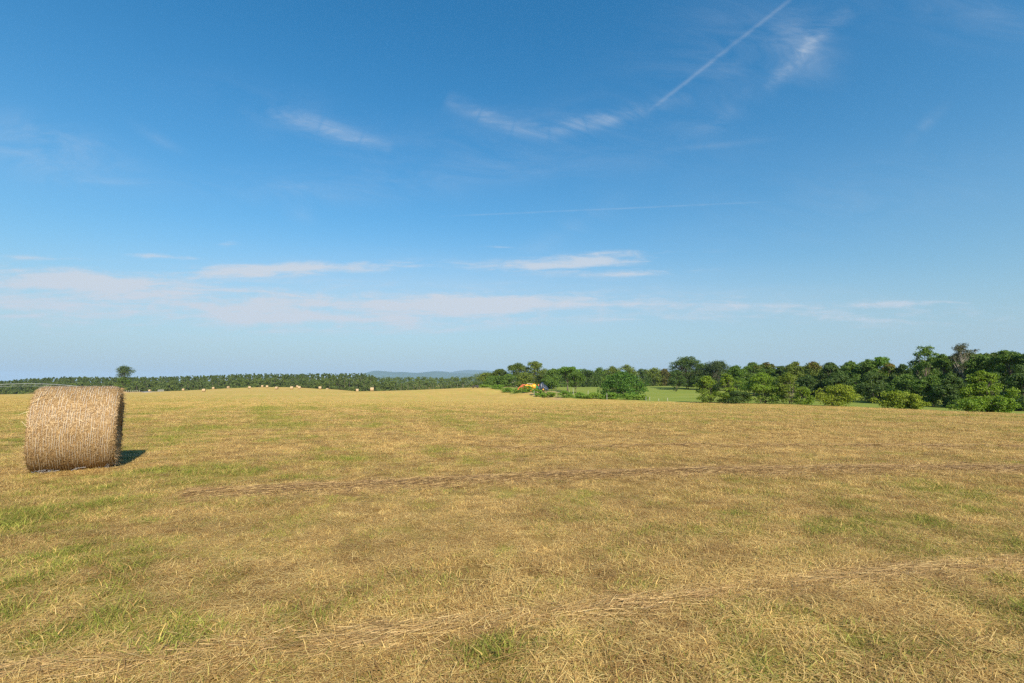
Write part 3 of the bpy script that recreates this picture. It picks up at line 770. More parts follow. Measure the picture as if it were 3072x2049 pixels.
# ------------------------------------------------------------------ trees
def leaf_quads(pos, nrm, size, r, aspect=1.7):
    n = len(pos); t = r.normal(0, 1, (n, 3)); t -= nrm * (t * nrm).sum(1, keepdims=True); t /= np.linalg.norm(t, axis=1, keepdims=True) + 1e-9
    b = np.cross(nrm, t); s = size[:, None]
    fold = nrm * (s * 0.18)
    V_ = np.stack([pos - t * s * 0.5, pos + b * s * 0.5 / aspect + fold, pos + t * s * 0.5, pos - b * s * 0.5 / aspect + fold], 1).reshape(-1, 3)
    return V_, (np.arange(n)[:, None] * 4 + np.arange(4)[None])
def profile(kind, t):
    if kind == 'round': return np.sin(np.pi * np.clip(0.10 + 0.82 * t, 0, 1) ** 0.85) ** 0.75
    if kind == 'bush': return (1 - (0.97 * t) ** 2.8) ** 0.60 * (0.78 + 0.30 * np.minimum(1, t / 0.3))
    if kind == 'tallbush': return (1 - (0.97 * t) ** 2.6) ** 0.62 * (0.75 + 0.25 * np.minimum(1, t / 0.2))
    if kind == 'conic': return (1 - t) ** 0.75 * 0.95 + 0.06
    if kind == 'flat': return np.where(t > 0.55, np.sin(np.pi * (t - 0.55) / 0.45 * 0.8 + 0.55) ** 0.5, 0.25 + 0.6 * t)
    if kind == 'spread': return np.clip(t / 0.35, 0, 1) ** 0.6 * (1 - np.clip((t - 0.3) / 0.7, 0, 1) ** 2.2) ** 0.6
    return np.ones_like(t)
def make_tree(loc, H, Wd, kind, color, seed, name='tree', label='', cat='tree', group=None, base=0.15, leaf=0.22, nleaf=5200, nclump=46,
              accent=0.0, bark=None, trunk_r=None, stems=1, clump=0.16, depthk=0.85, limbs=0.5, droop=0.0, flat=0.7, bare=0, transl=None):
    """a tapered trunk with limbs (one mesh) and a crown of leaf clumps (one mesh)"""
    r = np.random.default_rng(seed)
    root = empty(name, loc, 0.0)
    tag(root, label, cat, group)
    bark = bark or M_bark
    z0 = H * base
    # clump centres
    lob = r.random(4) * 6.28; k_ = np.array([2, 3, 5, 7]); amp = np.array([0.14, 0.12, 0.09, 0.06])
    t = r.random(nclump) ** (0.85 if kind != 'flat' else 0.5)
    nt_ = max(4, nclump // 7); t[:nt_] = np.linspace(0.80, 0.95, nt_)
    a = r.random(nclump) * 6.283 + np.arange(nclump) * 2.399
    wob = 1 + (amp * np.sin(k_ * a[:, None] + lob + t[:, None] * 3)).sum(1) * 1.3
    rr = profile(kind, t) * Wd / 2 * wob * np.sqrt(0.22 + 0.78 * r.random(nclump))
    cr = clump * Wd * (0.55 + 0.8 * r.random(nclump)) * (0.6 + 0.4 * profile(kind, t))
    rr = np.maximum(0, rr - cr * 0.55)
    cz = z0 + (H - z0) * t - cr * 0.45 * (t > 0.8)
    C = np.c_[np.cos(a) * rr, np.sin(a) * rr * depthk, cz]
    C[:, 2] = np.maximum(C[:, 2], cr * flat * 0.75 if base < 0.05 else 0.0)
    # leaves
    wts = cr ** 2; wts = wts / wts.sum(); ci = r.choice(nclump, nleaf, p=wts)
    v = r.normal(0, 1, (nleaf, 3)); v /= np.linalg.norm(v, axis=1, keepdims=True)
    low_ = v[:, 2] < -0.25; v[low_ & (r.random(nleaf) < 0.6), 2] *= -1
    sh = (0.45 + 0.55 * r.random(nleaf) ** 0.5) * (1 + 0.18 * r.normal(0, 1, nleaf))
    pos = C[ci] + v * (cr[ci] * sh)[:, None] * np.array([1.0, 1.0, flat])
    if droop:
        hd = np.hypot(pos[:, 0] - 0, pos[:, 1]); pos[:, 2] -= droop * (np.hypot(v[:, 0], v[:, 1]) ** 2) * cr[ci]
    nrm = v * 1.0 + np.array([0, 0, 0.45]) + r.normal(0, 0.55, (nleaf, 3)); nrm /= np.linalg.norm(nrm, axis=1, keepdims=True)
    pos[:, 2] = np.maximum(pos[:, 2], 0.04)
    size = leaf * (0.6 + 0.8 * r.random(nleaf))
    V_, F_ = leaf_quads(pos, nrm, size, r)
    kv = r.random(nclump)[ci]; lv = r.random(nleaf)
    ac = np.zeros(nleaf)
    if accent: ac = (smooth01(pos[:, 2] / H, 0.72, 0.95) * (r.random(nclump)[ci] < accent) * (0.4 + 0.6 * r.random(nleaf)))
    rep = lambda q: np.repeat(q, 4).astype(np.float32)
    cm = mesh_np('crown', V_, F_, (transl or M_leaf,), {'leaf_var': ('FLOAT', rep(lv)), 'clump_var': ('FLOAT', rep(kv)), 'accent': ('FLOAT', rep(ac))})
    co = link('crown', cm, root); co.color = (*color, 1)
    # trunk and limbs
    mb = MB(); tr = trunk_r or max(0.05, H * 0.017)
    rj = random.Random(seed)
    tops = []
    for s in range(stems):
        off = Vector((rj.uniform(-1, 1), rj.uniform(-1, 1), 0)) * (0.0 if stems == 1 else Wd * 0.07)
        pts = []; wv = Vector((rj.uniform(-1, 1), rj.uniform(-1, 1), 0)) * H * 0.03
        lean = off * 2.2 if stems > 1 else Vector((0, 0, 0))
        for j in range(7):
            f = j / 6; pts.append(off + lean * f + wv * math.sin(f * 4 + s) + Vector((0, 0, -0.15 + (H * 0.86 + 0.15) * f)))
        mb.tube(pts, [tr * (1.35 if j == 0 else 1) * (1 - 0.86 * j / 6) / math.sqrt(stems) for j in range(7)], 7)
        tops.append(pts)
    for i in range(nclump):
        if rj.random() > limbs: continue
        pts = tops[i % stems]; c = Vector(C[i]); f = max(0.12, min(0.8, (c.z / H) * 0.62 - 0.02))
        p0 = pts[int(f * 6)].lerp(pts[min(6, int(f * 6) + 1)], f * 6 - int(f * 6))
        mid = p0.lerp(c, 0.5) + Vector((0, 0, -0.06 * (c - p0).length))
        mb.tube([p0, mid, c], [tr * 0.42 * (1 - f * 0.6), tr * 0.26, tr * 0.07], 5, caps=False)
        for b in range(bare):
            e = c + Vector((rj.gauss(0, 1), rj.gauss(0, 1), rj.uniform(0.2, 1.4))).normalized() * cr[i] * rj.uniform(0.9, 1.5)
            q = c.lerp(mid, rj.uniform(0, 0.6))
            mb.tube([q, q.lerp(e, 0.5) + Vector((0, 0, 0.08)), e], [tr * 0.09, tr * 0.055, tr * 0.02], 4, caps=False)
    mb.build('trunk', bark, root, smooth=True)
    return root
def tree_px(px, top, Y, wpx, kind, color, seed, label, **kw):
    """size and place read off the photograph: centre, top, width in pixels; Y metres ahead"""
    p = onground(px, Y); topz = at(px, top, Y)[2]; H = topz - p[2]; Wd = wpx * Y / F
    p = (p[0], p[1], p[2] - 0.03)
    return make_tree(p, H, Wd, kind, color, seed, label=label, **kw)
DK = (0.076, 0.126, 0.033); MID = (0.108, 0.180, 0.035); OLV = (0.145, 0.190, 0.038); LIT = (0.165, 0.240, 0.028); YEL = (0.215, 0.265, 0.030); BRT = (0.105, 0.205, 0.030); GRY = (0.085, 0.092, 0.050)
g1 = 'trees of the grove behind the machinery'; g2 = 'trees along the far side of the meadow'; g3 = 'trees of the wood edge on the right'; g4 = 'young bushes on the right field edge'
T = tree_px
# grove behind the machinery
T(1462, 1118, 196, 80, 'bush', OLV, 1, 'rounded olive green tree at the left end of the grove', name='broadleaf_tree', base=0.02, leaf=0.42, group=g1)
T(1500, 1106, 192, 70, 'round', (0.095, 0.135, 0.028), 2, 'yellow-green tree second from the left in the grove', name='broadleaf_tree', base=0.08, leaf=0.42, group=g1)
T(1553, 1089, 186, 80, 'round', (0.10, 0.145, 0.028), 3, 'tall light green tree in the grove, left of its darkest peak', name='broadleaf_tree', base=0.12, leaf=0.42, group=g1, bark=M_bark_pale)
T(1528, 1122, 180, 60, 'bush', MID, 31, 'lower green tree in the grove above the orange machine', name='broadleaf_tree', base=0.10, leaf=0.4, group=g1)
T(1604, 1084, 182, 82, 'tallbush', OLV, 4, 'tallest tree of the grove with a spiky top above the machinery', name='broadleaf_tree', base=0.12, leaf=0.40, clump=0.12, nclump=60, group=g1)
T(1630, 1120, 172, 62, 'bush', (0.09, 0.12, 0.03), 33, 'olive tree right behind the dark covered implement', name='broadleaf_tree', base=0.06, leaf=0.38, group=g1)
T(1660, 1106, 165, 60, 'round', MID, 5, 'dark green tree beside the dark covered implement', name='broadleaf_tree', base=0.12, leaf=0.38, group=g1)
T(1703, 1098, 142, 92, 'flat', (0.105, 0.195, 0.032), 6, 'flat-topped spreading tree on a forked grey trunk in the meadow', name='umbrella_tree', base=0.42, leaf=0.30, clump=0.13, flat=0.38, nclump=44, limbs=0.8, nleaf=5200, trunk_r=0.20)
T(1727, 1114, 133, 66, 'round', MID, 7, 'slender small tree with thin trunk right of the flat-topped tree', name='small_tree', base=0.38, leaf=0.26, trunk_r=0.10)
T(1482, 1128, 184, 70, 'bush', MID, 34, 'low green tree at the left foot of the grove', name='broadleaf_tree', base=0.0, leaf=0.40, group=g1)
T(1575, 1118, 174, 76, 'bush', OLV, 35, 'low olive tree behind the yellow part of the machine', name='broadleaf_tree', base=0.0, leaf=0.40, group=g1)
T(1645, 1132, 160, 56, 'bush', MID, 36, 'low dark green tree at the right foot of the grove', name='broadleaf_tree', base=0.0, leaf=0.36, group=g1)
# far side of the meadow
for i, (px, top, Y, wp, c, lab) in enumerate([
        (1700, 1110, 235, 90, MID, 'far green tree showing behind the flat-topped tree'),
        (1760, 1107, 225, 74, DK, 'dark rounded tree beyond the meadow, right of the flat-topped tree'),
        (1800, 1103, 230, 84, MID, 'green tree beyond the meadow between the dark one and the olive one'),
        (1838, 1099, 232, 80, OLV, 'olive tree beyond the meadow left of the big drooping shrub top'),
        (1882, 1094, 232, 86, OLV, 'tallest olive tree beyond the meadow, above the drooping shrub'),
        (1928, 1106, 235, 62, DK, 'dark tree beyond the meadow right above the drooping shrub'),
        (1962, 1103, 236, 76, OLV, 'rounded olive tree beyond the meadow, left of the brown-tipped one'),
        (1995, 1106, 236, 56, (0.12, 0.11, 0.035), 'brown-tipped tree beyond the meadow beside the big dark tree'),
        (1865, 1122, 222, 120, DK, 'low dark tree beyond the meadow behind the drooping shrub')]):
    T(px, top, Y, wp, 'tallbush', c, 50 + i, lab, name='broadleaf_tree', base=0.03, leaf=0.5, nleaf=3600, nclump=36, group=g2, limbs=0.2)
T(1867, 1112, 122, 142, 'bush', (0.085, 0.175, 0.03), 8, 'big round shrub with drooping green sprays behind the weedy fence line', name='round_shrub', cat='shrub', base=0.06, leaf=0.36, nleaf=8500, nclump=110, clump=0.10, droop=0.7, flat=0.55, stems=3)
# big dark trees right of the meadow
T(2065, 1069, 166, 108, 'round', DK, 9, 'big dark spreading tree at the right end of the meadow', name='broadleaf_tree', base=0.10, leaf=0.36, nleaf=12000, nclump=120, clump=0.13, flat=0.6, stems=2)
T(2030, 1108, 160, 52, 'bush', DK, 10, 'lower dark tree on the left side of the big spreading tree', name='broadleaf_tree', base=0.1, leaf=0.34)
T(2122, 1094, 160, 76, 'bush', DK, 11, 'dark tree joining the big spreading tree on its right', name='broadleaf_tree', base=0.03, leaf=0.34, group=g3)
T(2158, 1081, 158, 120, 'tallbush', (0.070, 0.105, 0.045), 12, 'dark cedar with a pointed double top behind the bright bushes', name='cedar_tree', base=0.03, leaf=0.36, nclump=110, nleaf=8000, clump=0.15, stems=2, group=g3)
T(2025, 1161, 150, 14, 'bush', DK, 13, 'tiny dark shrub alone on the meadow grass', name='small_shrub', cat='shrub', base=0.02, leaf=0.25, nleaf=400, nclump=10)
rows = [(2212, 1097, 128, 74, (0.09, 0.16, 0.024), 0, 'light green tree rising behind the cluster of bright bushes'),
        (2262, 1088, 132, 84, MID, 0.1, 'green tree behind the bright bushes, left of the brown-topped tree'),
        (2306, 1083, 135, 74, MID, 0.75, 'tree with a brown flowering top behind the bright bushes'),
        (2347, 1096, 130, 56, DK, 0.0, 'dark narrow tree right of the brown-topped tree'),
        (2388, 1086, 124, 74, OLV, 0.25, 'olive tree above the right end of the bush cluster'),
        (2445, 1086, 116, 84, OLV, 0.45, 'yellow-tipped olive tree left of the lone round bush'),
        (2494, 1087, 110, 70, DK, 0.0, 'dark green tree directly behind the lone round bush'),
        (2560, 1082, 104, 110, MID, 0.1, 'broad green tree right behind the lone round bush'),
        (2610, 1078, 100, 80, MID, 0.0, 'green tree left of the pointed bright-topped tree'),
        (2652, 1067, 100, 84, BRT, 0.0, 'tree with a bright green pointed top left of the sky gap'),
        (2672, 1089, 92, 80, OLV, 0.6, 'brown-tipped tree below the bright pointed top'),
        (2715, 1094, 90, 64, DK, 0.0, 'low dark tree at the sky gap in the right wood'),
        (2785, 1040, 84, 96, MID, 0.0, 'tall open tree with sky holes right of the gap'),
        (2838, 1062, 80, 76, MID, 0.0, 'green tree between the open tree and the bare-branched tree'),
        (2965, 1062, 74, 120, MID, 0.0, 'broad dark green tree right of the bare-branched tree'),
        (3040, 1046, 70, 120, MID, 0.0, 'tall green tree at the right margin of the view'),
        (3130, 1035, 66, 130, DK, 0.0, 'dark tree cut off by the right margin of the view'),
        (2520, 1120, 98, 90, DK, 0.0, 'low dark tree in the shade behind the round bush'),
        (2620, 1118, 88, 90, DK, 0.0, 'low dark tree left above the spreading low bush'),
        (2720, 1120, 82, 100, MID, 0.0, 'low green tree above the spreading low bush'),
        (2800, 1128, 74, 90, MID, 0.0, 'low green tree at the foot of the tall open tree'),
        (2860, 1120, 70, 80, DK, 0.0, 'low dark tree left of the tall bright bush'),
        (2990, 1118, 68, 110, DK, 0.0, 'dark tree in the shade behind the tall bright bush'),
        (3075, 1120, 62, 110, DK, 0.0, 'dark low tree at the right margin under the tall trees'),
        (2430, 1125, 112, 90, DK, 0.0, 'dark low tree right of the bright bush cluster'),
        (2330, 1130, 124, 90, DK, 0.0, 'dark low tree hidden behind the bright bush cluster')]
for i, (px, top, Y, wp, c, acc, lab) in enumerate(rows):
    opn = px == 2785
    T(px, top, Y, wp, 'bush' if top > 1110 else ('round' if i % 3 == 0 or opn else 'tallbush'), c, 80 + i, lab, name='broadleaf_tree', base=0.02 if top > 1110 else (0.16 if not opn else 0.25),
      leaf=0.32 if Y > 95 else 0.25, nleaf=4200 if opn else 8200, nclump=34 if opn else 58, clump=0.13 if opn else 0.15, accent=acc, group=g3, limbs=0.6 if opn else 0.35)
T(2902, 1027, 76, 110, 'round', GRY, 120, 'thin grey-brown tree with bare pale branches, highest on the right', name='half_bare_tree', base=0.30, leaf=0.20, nleaf=3800, nclump=60, clump=0.11, bark=M_bark_pale, limbs=0.8, bare=4, trunk_r=0.13, group=g3)
# bright bushes on the field margin
T(2124, 1128, 95, 84, 'bush', LIT, 140, 'yellow-green bush at the left end of the bush cluster', name='bush', cat='bush', base=0.02, leaf=0.24, stems=3, group=g4, nclump=60, clump=0.13)
T(2182, 1120, 93, 84, 'tallbush', LIT, 141, 'tall light bush second in the cluster, beside the leftmost bush', name='bush', cat='bush', base=0.02, leaf=0.24, stems=3, group=g4, nclump=60, clump=0.13)
T(2213, 1172, 86, 66, 'bush', DK, 142, 'small dark green bush low in the middle of the bush cluster', name='bush', cat='bush', base=0.0, leaf=0.22, stems=2, group=g4, nleaf=3600)
T(2290, 1117, 86, 122, 'bush', (0.155, 0.24, 0.028), 143, 'widest dome-shaped bright bush of the cluster', name='bush', cat='bush', base=0.02, leaf=0.22, nleaf=8500, nclump=90, clump=0.11, stems=3, group=g4)
T(2368, 1114, 84, 84, 'tallbush', (0.15, 0.20, 0.03), 144, 'tall olive bush right of the dome-shaped bush', name='bush', cat='bush', base=0.02, leaf=0.22, stems=3, group=g4, nclump=60, clump=0.13)
T(2412, 1160, 78, 58, 'bush', LIT, 145, 'short bright bush at the right end of the bush cluster', name='bush', cat='bush', base=0.0, leaf=0.20, stems=2, group=g4, nleaf=3800)
T(2520, 1153, 69, 118, 'bush', YEL, 146, 'lone round yellow-green bush on the field edge', name='bush', cat='bush', base=0.0, leaf=0.19, nleaf=6500, nclump=70, clump=0.12, stems=3, group=g4)
T(2690, 1172, 57, 116, 'bush', (0.20, 0.26, 0.03), 147, 'low spreading bright bush on the field edge', name='bush', cat='bush', base=0.0, leaf=0.17, nleaf=5600, nclump=70, clump=0.12, stems=3, group=g4)
T(2745, 1183, 55.5, 66, 'bush', YEL, 148, 'small yellow-green bush joined to the low spreading bush', name='bush', cat='bush', base=0.0, leaf=0.16, nleaf=3200, nclump=40, stems=2, group=g4)
T(2957, 1111, 45.5, 126, 'tallbush', (0.165, 0.245, 0.028), 149, 'tall bright green bush near the right margin of the field', name='bush', cat='bush', base=0.0, leaf=0.16, nleaf=11000, nclump=110, clump=0.10, stems=3, group=g4)
T(2920, 1195, 44.5, 96, 'bush', (0.15, 0.24, 0.028), 150, 'low skirt of bright leaves at the left foot of the tall bush', name='bush', cat='bush', base=0.0, leaf=0.15, nleaf=3600, nclump=40, stems=2, group=g4)
T(3005, 1190, 43.5, 76, 'bush', (0.16, 0.25, 0.028), 151, 'low bright bush at the right foot of the tall bush', name='bush', cat='bush', base=0.0, leaf=0.15, nleaf=3600, nclump=40, stems=2, group=g4)
# lone tall tree on the left
T(369, 1098, 335, 50, 'round', (0.075, 0.115, 0.03), 160, 'tall lone tree with a round top rising above the pine wood', name='lone_tree', base=0.50, leaf=0.60, nleaf=2800, nclump=34, clump=0.22, trunk_r=0.32, limbs=0.6)
T(367, 1129, 334, 48, 'tallbush', (0.10, 0.16, 0.028), 161, 'light green tree around the trunk of the lone tall tree', name='broadleaf_tree', base=0.12, leaf=0.7, nleaf=1600, nclump=26)

# ------------------------------------------------------------------ far woods (read as one mass)
def wood(name, spots, label):
    Vs, Fs, lv, kv, ac, mi = [], [], [], [], [], []
    tv, tf = [], []
    off = 0; toff = 0
    for (x, y, z, H, Wd, kind, hue, seed) in spots:
        r = np.random.default_rng(seed)
        n = 230 if kind == 'pine' else 320
        nc = 22
        t = r.random(nc); t[0] = 0.97
        if kind == 'pine':
            rad_ = (1 - t) ** 0.75 * 0.5 + 0.02; zb = 0.14
        else:
            rad_ = profile('tallbush', t) * 0.5; zb = 0.05
        a = r.random(nc) * 6.28 + np.arange(nc) * 2.4
        C = np.c_[np.cos(a) * rad_ * Wd * 0.8, np.sin(a) * rad_ * Wd * 0.8, H * (zb + (1 - zb) * t) - 0.3]
        crr = Wd * ((0.15 - 0.09 * t) if kind == 'pine' else 0.19) * (0.7 + 0.6 * r.random(nc))
        ci = r.integers(0, nc, n); v = r.normal(0, 1, (n, 3)); v /= np.linalg.norm(v, axis=1, keepdims=True)
        pos = C[ci] + v * crr[ci][:, None] * np.array([1, 1, 0.7]) * (0.5 + 0.5 * r.random(n))[:, None]
        nr_ = v + np.array([0, 0, 0.4]) + r.normal(0, 0.5, (n, 3)); nr_ /= np.linalg.norm(nr_, axis=1, keepdims=True)
        V_, F_ = leaf_quads(pos, nr_, (1.0 if kind == 'pine' else 1.1) * (0.6 + 0.8 * r.random(n)), r)
        Vs.append(V_ + np.array([x, y, z])); Fs.append(F_ + off); off += len(V_)
        lv.append(np.repeat(np.clip(r.random(n) * 0.5 + hue, 0, 1.2), 4)); kv.append(np.repeat(np.clip(r.random() * 0.8 + 0.25 * r.random(nc)[ci], 0, 1), 4)); ac.append(np.zeros(n * 4))
        w_ = 0.16; q = np.array([[-w_, -w_, -0.3], [w_, -w_, -0.3], [0, w_, -0.3], [-w_ * .4, -w_ * .4, H * 0.8], [w_ * .4, -w_ * .4, H * 0.8], [0, w_ * .4, H * 0.8]]) + np.array([x, y, z])
        tv.append(q); tf.append(np.array([[0, 1, 4, 3], [1, 2, 5, 4], [2, 0, 3, 5]]) + toff); toff += 6
    nl = off
    Vall = np.concatenate(Vs + tv); Fall = np.concatenate(Fs + [f + nl for f in tf])
    pad = np.zeros(len(Vall) - nl)
    A = {k_: ('FLOAT', np.r_[np.concatenate(q_), pad].astype(np.float32)) for k_, q_ in (('leaf_var', lv), ('clump_var', kv), ('accent', ac))}
    midx = np.r_[np.zeros(sum(len(f) for f in Fs)), np.ones(sum(len(f) for f in tf))]
    me = mesh_np(name, Vall, Fall, (M_leaf, M_bark), A, matidx=midx)
    o = link(name, me); o.color = (0.098, 0.138, 0.038, 1)
    return tag(o, label, kind='stuff')
def top_of(px):
    return np.interp(px, [-300, 0, 100, 200, 400, 550, 650, 760, 900, 1010, 1100, 1130], [1152, 1141, 1133, 1128, 1129, 1126, 1122, 1119, 1119, 1117, 1117, 1128])
def top_far(px): return np.interp(px, [1080, 1150, 1250, 1330, 1400, 1440, 1500, 1600], [1128, 1129, 1129, 1130, 1128, 1124, 1120, 1120])
r = np.random.default_rng(77); sp = []; s_ = 1000
for row in range(9):
    Y0 = 398 + row * 11
    x = -640.0
    while x < -105 * (Y0 / 400) + 12:
        Y = Y0 + r.normal(0, 4); px = CX + x / Y * F
        if -330 < px < 1130:
            z = hz(x, Y); tz = at(px, float(top_of(px)) + abs(r.normal(0, 2.0)) + (4 if row == 0 else 0), Y)[2]
            H = max(6, (tz - z) * (0.90 + 0.11 * r.random() if row > 1 else 0.72 + 0.26 * r.random()))
            kind = 'pine' if row > 1 and r.random() < 0.92 else ('leaf' if row < 2 and r.random() < 0.6 else 'pine')
            if kind == 'leaf': H *= 0.55 + 0.35 * r.random()
            sp.append((x, Y, z - 0.1, H, 4.6 + 2.2 * r.random() if kind == 'pine' else 7.5 + 3 * r.random(), kind, 0.05 + 0.25 * r.random() if kind == 'pine' else 0.15 + 0.5 * r.random(), s_)); s_ += 1
        x += r.uniform(1.6, 4.6)
for q in range(330):            # undergrowth along and inside the foot of the wood
    x = -440 + 345 * r.random(); Y = 391 + 4 * r.random() if q < 70 else r.uniform(402, 425); sp.append((x, Y, hz(x, Y) - 0.1, 2.5 + 3 * r.random() if q < 70 else r.uniform(7.0, 10.5), 5 + 3 * r.random() if q < 70 else 7.5, 'leaf', 0.2 + 0.5 * r.random(), s_)); s_ += 1
wood('pine_wood', sp, 'dense pine wood along the left horizon')
sp = []
for row in range(5):
    Y0 = 420 + row * 22; x = -150.0
    while x < 150:
        Y = Y0 + r.normal(0, 4); px = CX + x / Y * F
        if 1085 < px < 1900:
            z = hz(x, Y); tz = at(px, float(top_far(px)) + abs(r.normal(0, 2.2)), Y)[2]; H = max(5, (tz - z) * (0.9 + 0.1 * r.random()) * (0.8 if row == 0 else 1))
            sp.append((x, Y, z - 0.1, H, 8 + 4 * r.random(), 'leaf', 0.1 + 0.45 * r.random(), s_)); s_ += 1
        x += r.uniform(4.0, 7.0)
wood('far_wood', sp, 'far broadleaf wood below the blue hills')
sp = []
for q in range(90):            # and beyond the meadow
    px = r.uniform(1640, 2110); Y = r.uniform(250, 310); p = onground(px, Y)
    tz = at(px, 1114 + abs(r.normal(0, 4)), Y)[2]; sp.append((p[0], p[1], p[2] - 0.1, max(4, tz - p[2]), 8 + 3 * r.random(), 'leaf', 0.1 + 0.3 * r.random(), s_)); s_ += 1
for q in range(260):           # wood filling behind the right-hand trees
    px = r.uniform(2080, 3500); Y = float(np.interp(px, [2080, 2450, 2800, 3500], [185, 135, 105, 90])) + r.uniform(0, 70)
    p = onground(px, Y); tz = at(px, float(np.interp(px, [2080, 2300, 2600, 2690, 2735, 2780, 2900, 3500], [1112, 1104, 1100, 1108, 1116, 1085, 1062, 1050])) + abs(r.normal(0, 5)), Y)[2]
    sp.append((p[0], p[1], p[2] - 0.1, max(3.5, (tz - p[2])), 5 + 2.5 * r.random(), 'leaf', 0.1 + 0.3 * r.random(), s_)); s_ += 1
wood('wood_behind', sp, 'dark wood filling in behind the right-hand trees')

# ------------------------------------------------------------------ weedy fence line, posts
WEED = [(1455, 172, 44, 9, 'strip of low weeds at the left start of the fence line'), (1490, 160, 50, 13, 'low green weeds right of the dark cart'),
        (1525, 151, 46, 15, 'green weed clump on the fence line left of the orange machine'), (1556, 144, 44, 18, 'leafy weed clump in front of the orange machine arm'),
        (1585, 138, 44, 20, 'leafy weed clump in front of the orange machine middle'), (1612, 132, 40, 18, 'tall weed clump at the bare dirt left of the gap'),
        (1652, 126, 52, 16, 'weed clump in front of the bare dirt, left of the gap'), (1697, 123, 46, 21, 'rounded weed clump right of the gap under the flat-topped tree'),
        (1738, 120, 40, 17, 'low weed clump below the slender small tree'), (1785, 116, 56, 18, 'weed clump left of the pale post under the drooping shrub'),
        (1838, 113, 52, 20, 'weed clump at the left foot of the drooping shrub'), (1882, 111, 56, 20, 'weed clump right under the drooping shrub'),
        (1924, 109, 44, 15, 'low weed clump at the right end of the fence line'), (1625, 128.5, 36, 12, 'low weed tuft before the tall clump at the dirt'),
        (1815, 114, 40, 12, 'small weed tuft beside the pale post'), (1762, 118, 40, 11, 'small weed tuft between the two clumps right of the gap')]
for i, (px, Y, wp, hp, lab) in enumerate(WEED):
    p = onground(px, Y + 0.8)
    make_tree((p[0], p[1], p[2] - 0.03), hp * Y / F, wp * Y / F, 'bush', (0.15, 0.26, 0.036) if i % 3 else (0.18, 0.275, 0.04), 400 + i, name='weed_clump', label=lab, cat='weeds', group='weed clumps along the fence line',
              base=0.0, leaf=0.24, nleaf=1700, nclump=34, clump=0.13, stems=3, trunk_r=0.03, limbs=0.15, flat=0.6, depthk=0.55)
def post(px, Y, h, label, white=True, rz=0.0):
    p = onground(px, Y); mb = MB(); rr_ = 0.05
    lean = random.Random(int(px)).uniform(-0.06, 0.06)
    mb.tube([(0, 0, -0.2), (lean * 0.4, 0, h * 0.5), (lean, 0, h - 0.03), (lean, 0, h)], [rr_, rr_ * 0.97, rr_ * 0.94, rr_ * 0.75], 8)
    o = mb.build('fence_post', M_postwhite if white else M_post, None, p)
    tag(o, label, 'fence post', 'posts of the old fence')
for px, Y, h, white, lab in [(1543, 148, 1.45, 1, 'pale fence post in the weeds left of the orange machine'), (1556.5, 150, 1.6, 1, 'short pale post at the tip of the orange machine arm'),
                             (1602, 130, 1.6, 1, 'white fence post in the weeds before the covered implement'), (1821, 111.5, 1.5, 1, 'pale fence post in the weeds left of the drooping shrub foot'),
                             (1938, 107, 0.9, 1, 'short pale post at the right end of the weeds'), (1949, 106.5, 0.8, 0, 'short grey post right after the weeds end'),
                             (1976, 104.5, 0.55, 0, 'low grey post on the bare stretch of field margin'), (2003, 103, 0.75, 0, 'grey post on the bare stretch, nearest the bright bushes'),
                             (1655, 150, 1.5, 1, 'pale meadow post left of the flat-topped tree, leftmost of the pair'), (1668, 150, 1.5, 1, 'pale meadow post left of the flat-topped tree, rightmost of the pair'),
                             (1720, 131, 1.7, 1, 'whitish post at the foot of the slender small tree'), (1764, 128, 1.2, 0, 'grey meadow post between slender tree and drooping shrub'),
                             (1708, 131, 1.1, 0, 'thin grey post just right of the forked trunk')]:
    post(px, Y, h, lab, bool(white))
# pale dead trunk in the grove
sn = onground(1548, 176); mb = MB()
mb.tube([(0, 0, -0.2), (0.1, 0, 0.9), (-0.05, 0, 1.9)], [0.24, 0.2, 0.13], 8); mb.tube([(0.05, 0, 0.9), (0.5, 0, 1.5), (0.7, 0.1, 2.3)], [0.12, 0.09, 0.05], 6); mb.tube([(0.05, 0, 1.0), (-0.55, 0.1, 1.5), (-1.5, 0.1, 1.75)], [0.10, 0.07, 0.03], 6); mb.tube([(-0.05, 0, 1.8), (-0.3, 0, 2.6)], [0.1, 0.05], 6)
tag(mb.build('dead_snag', M_bark_pale, None, sn), 'pale dead forked trunk at the foot of the grove', 'dead tree')
# farm track and little posts far left
trk = [onground(px, Y, 0.05) for px, Y in ((430, 331), (450, 322), (478, 326), (505, 333))]
# (a short pale stretch of track on the slope)
mt = simple('gravel', (0.36, 0.35, 0.34), 0.95, 0.1, scale=1.0)
vs = []; fs = []
for i, p in enumerate(trk):
    for d in (-2.2, 2.2):
        vs.append((p[0], p[1] + d * 1.6, hz(p[0], p[1] + d * 1.6) + 0.06))
for i in range(len(trk) - 1): fs.append((2 * i, 2 * i + 2, 2 * i + 3, 2 * i + 1))
me = bpy.data.meshes.new('farm_track'); me.from_pydata(vs, [], fs); me.materials.append(mt)
tag(link('farm_track', me), 'short grey stretch of farm track', kind='structure')
for i in range(8):
    p = onground(474 + i * 2.4, 334); mb = MB(); mb.tube([(0, 0, -0.2), (0, 0, 1.25), (0, 0, 1.3)], [0.12, 0.11, 0.08], 6)
    tag(mb.build('fence_post', M_postwhite, None, p), 'tiny white post in the row beside the grey farm track', 'fence post', 'white posts by the farm track')
for i in range(9):
    p = onground(374 + i * 5.6, 338); mb = MB(); mb.tube([(0, 0, -0.2), (0, 0, 1.2), (0, 0, 1.25)], [0.10, 0.10, 0.07], 6)
    tag(mb.build('fence_post', M_post, None, p), 'tiny brown post in the row left of the grey farm track', 'fence post', 'brown posts under the lone tall tree')

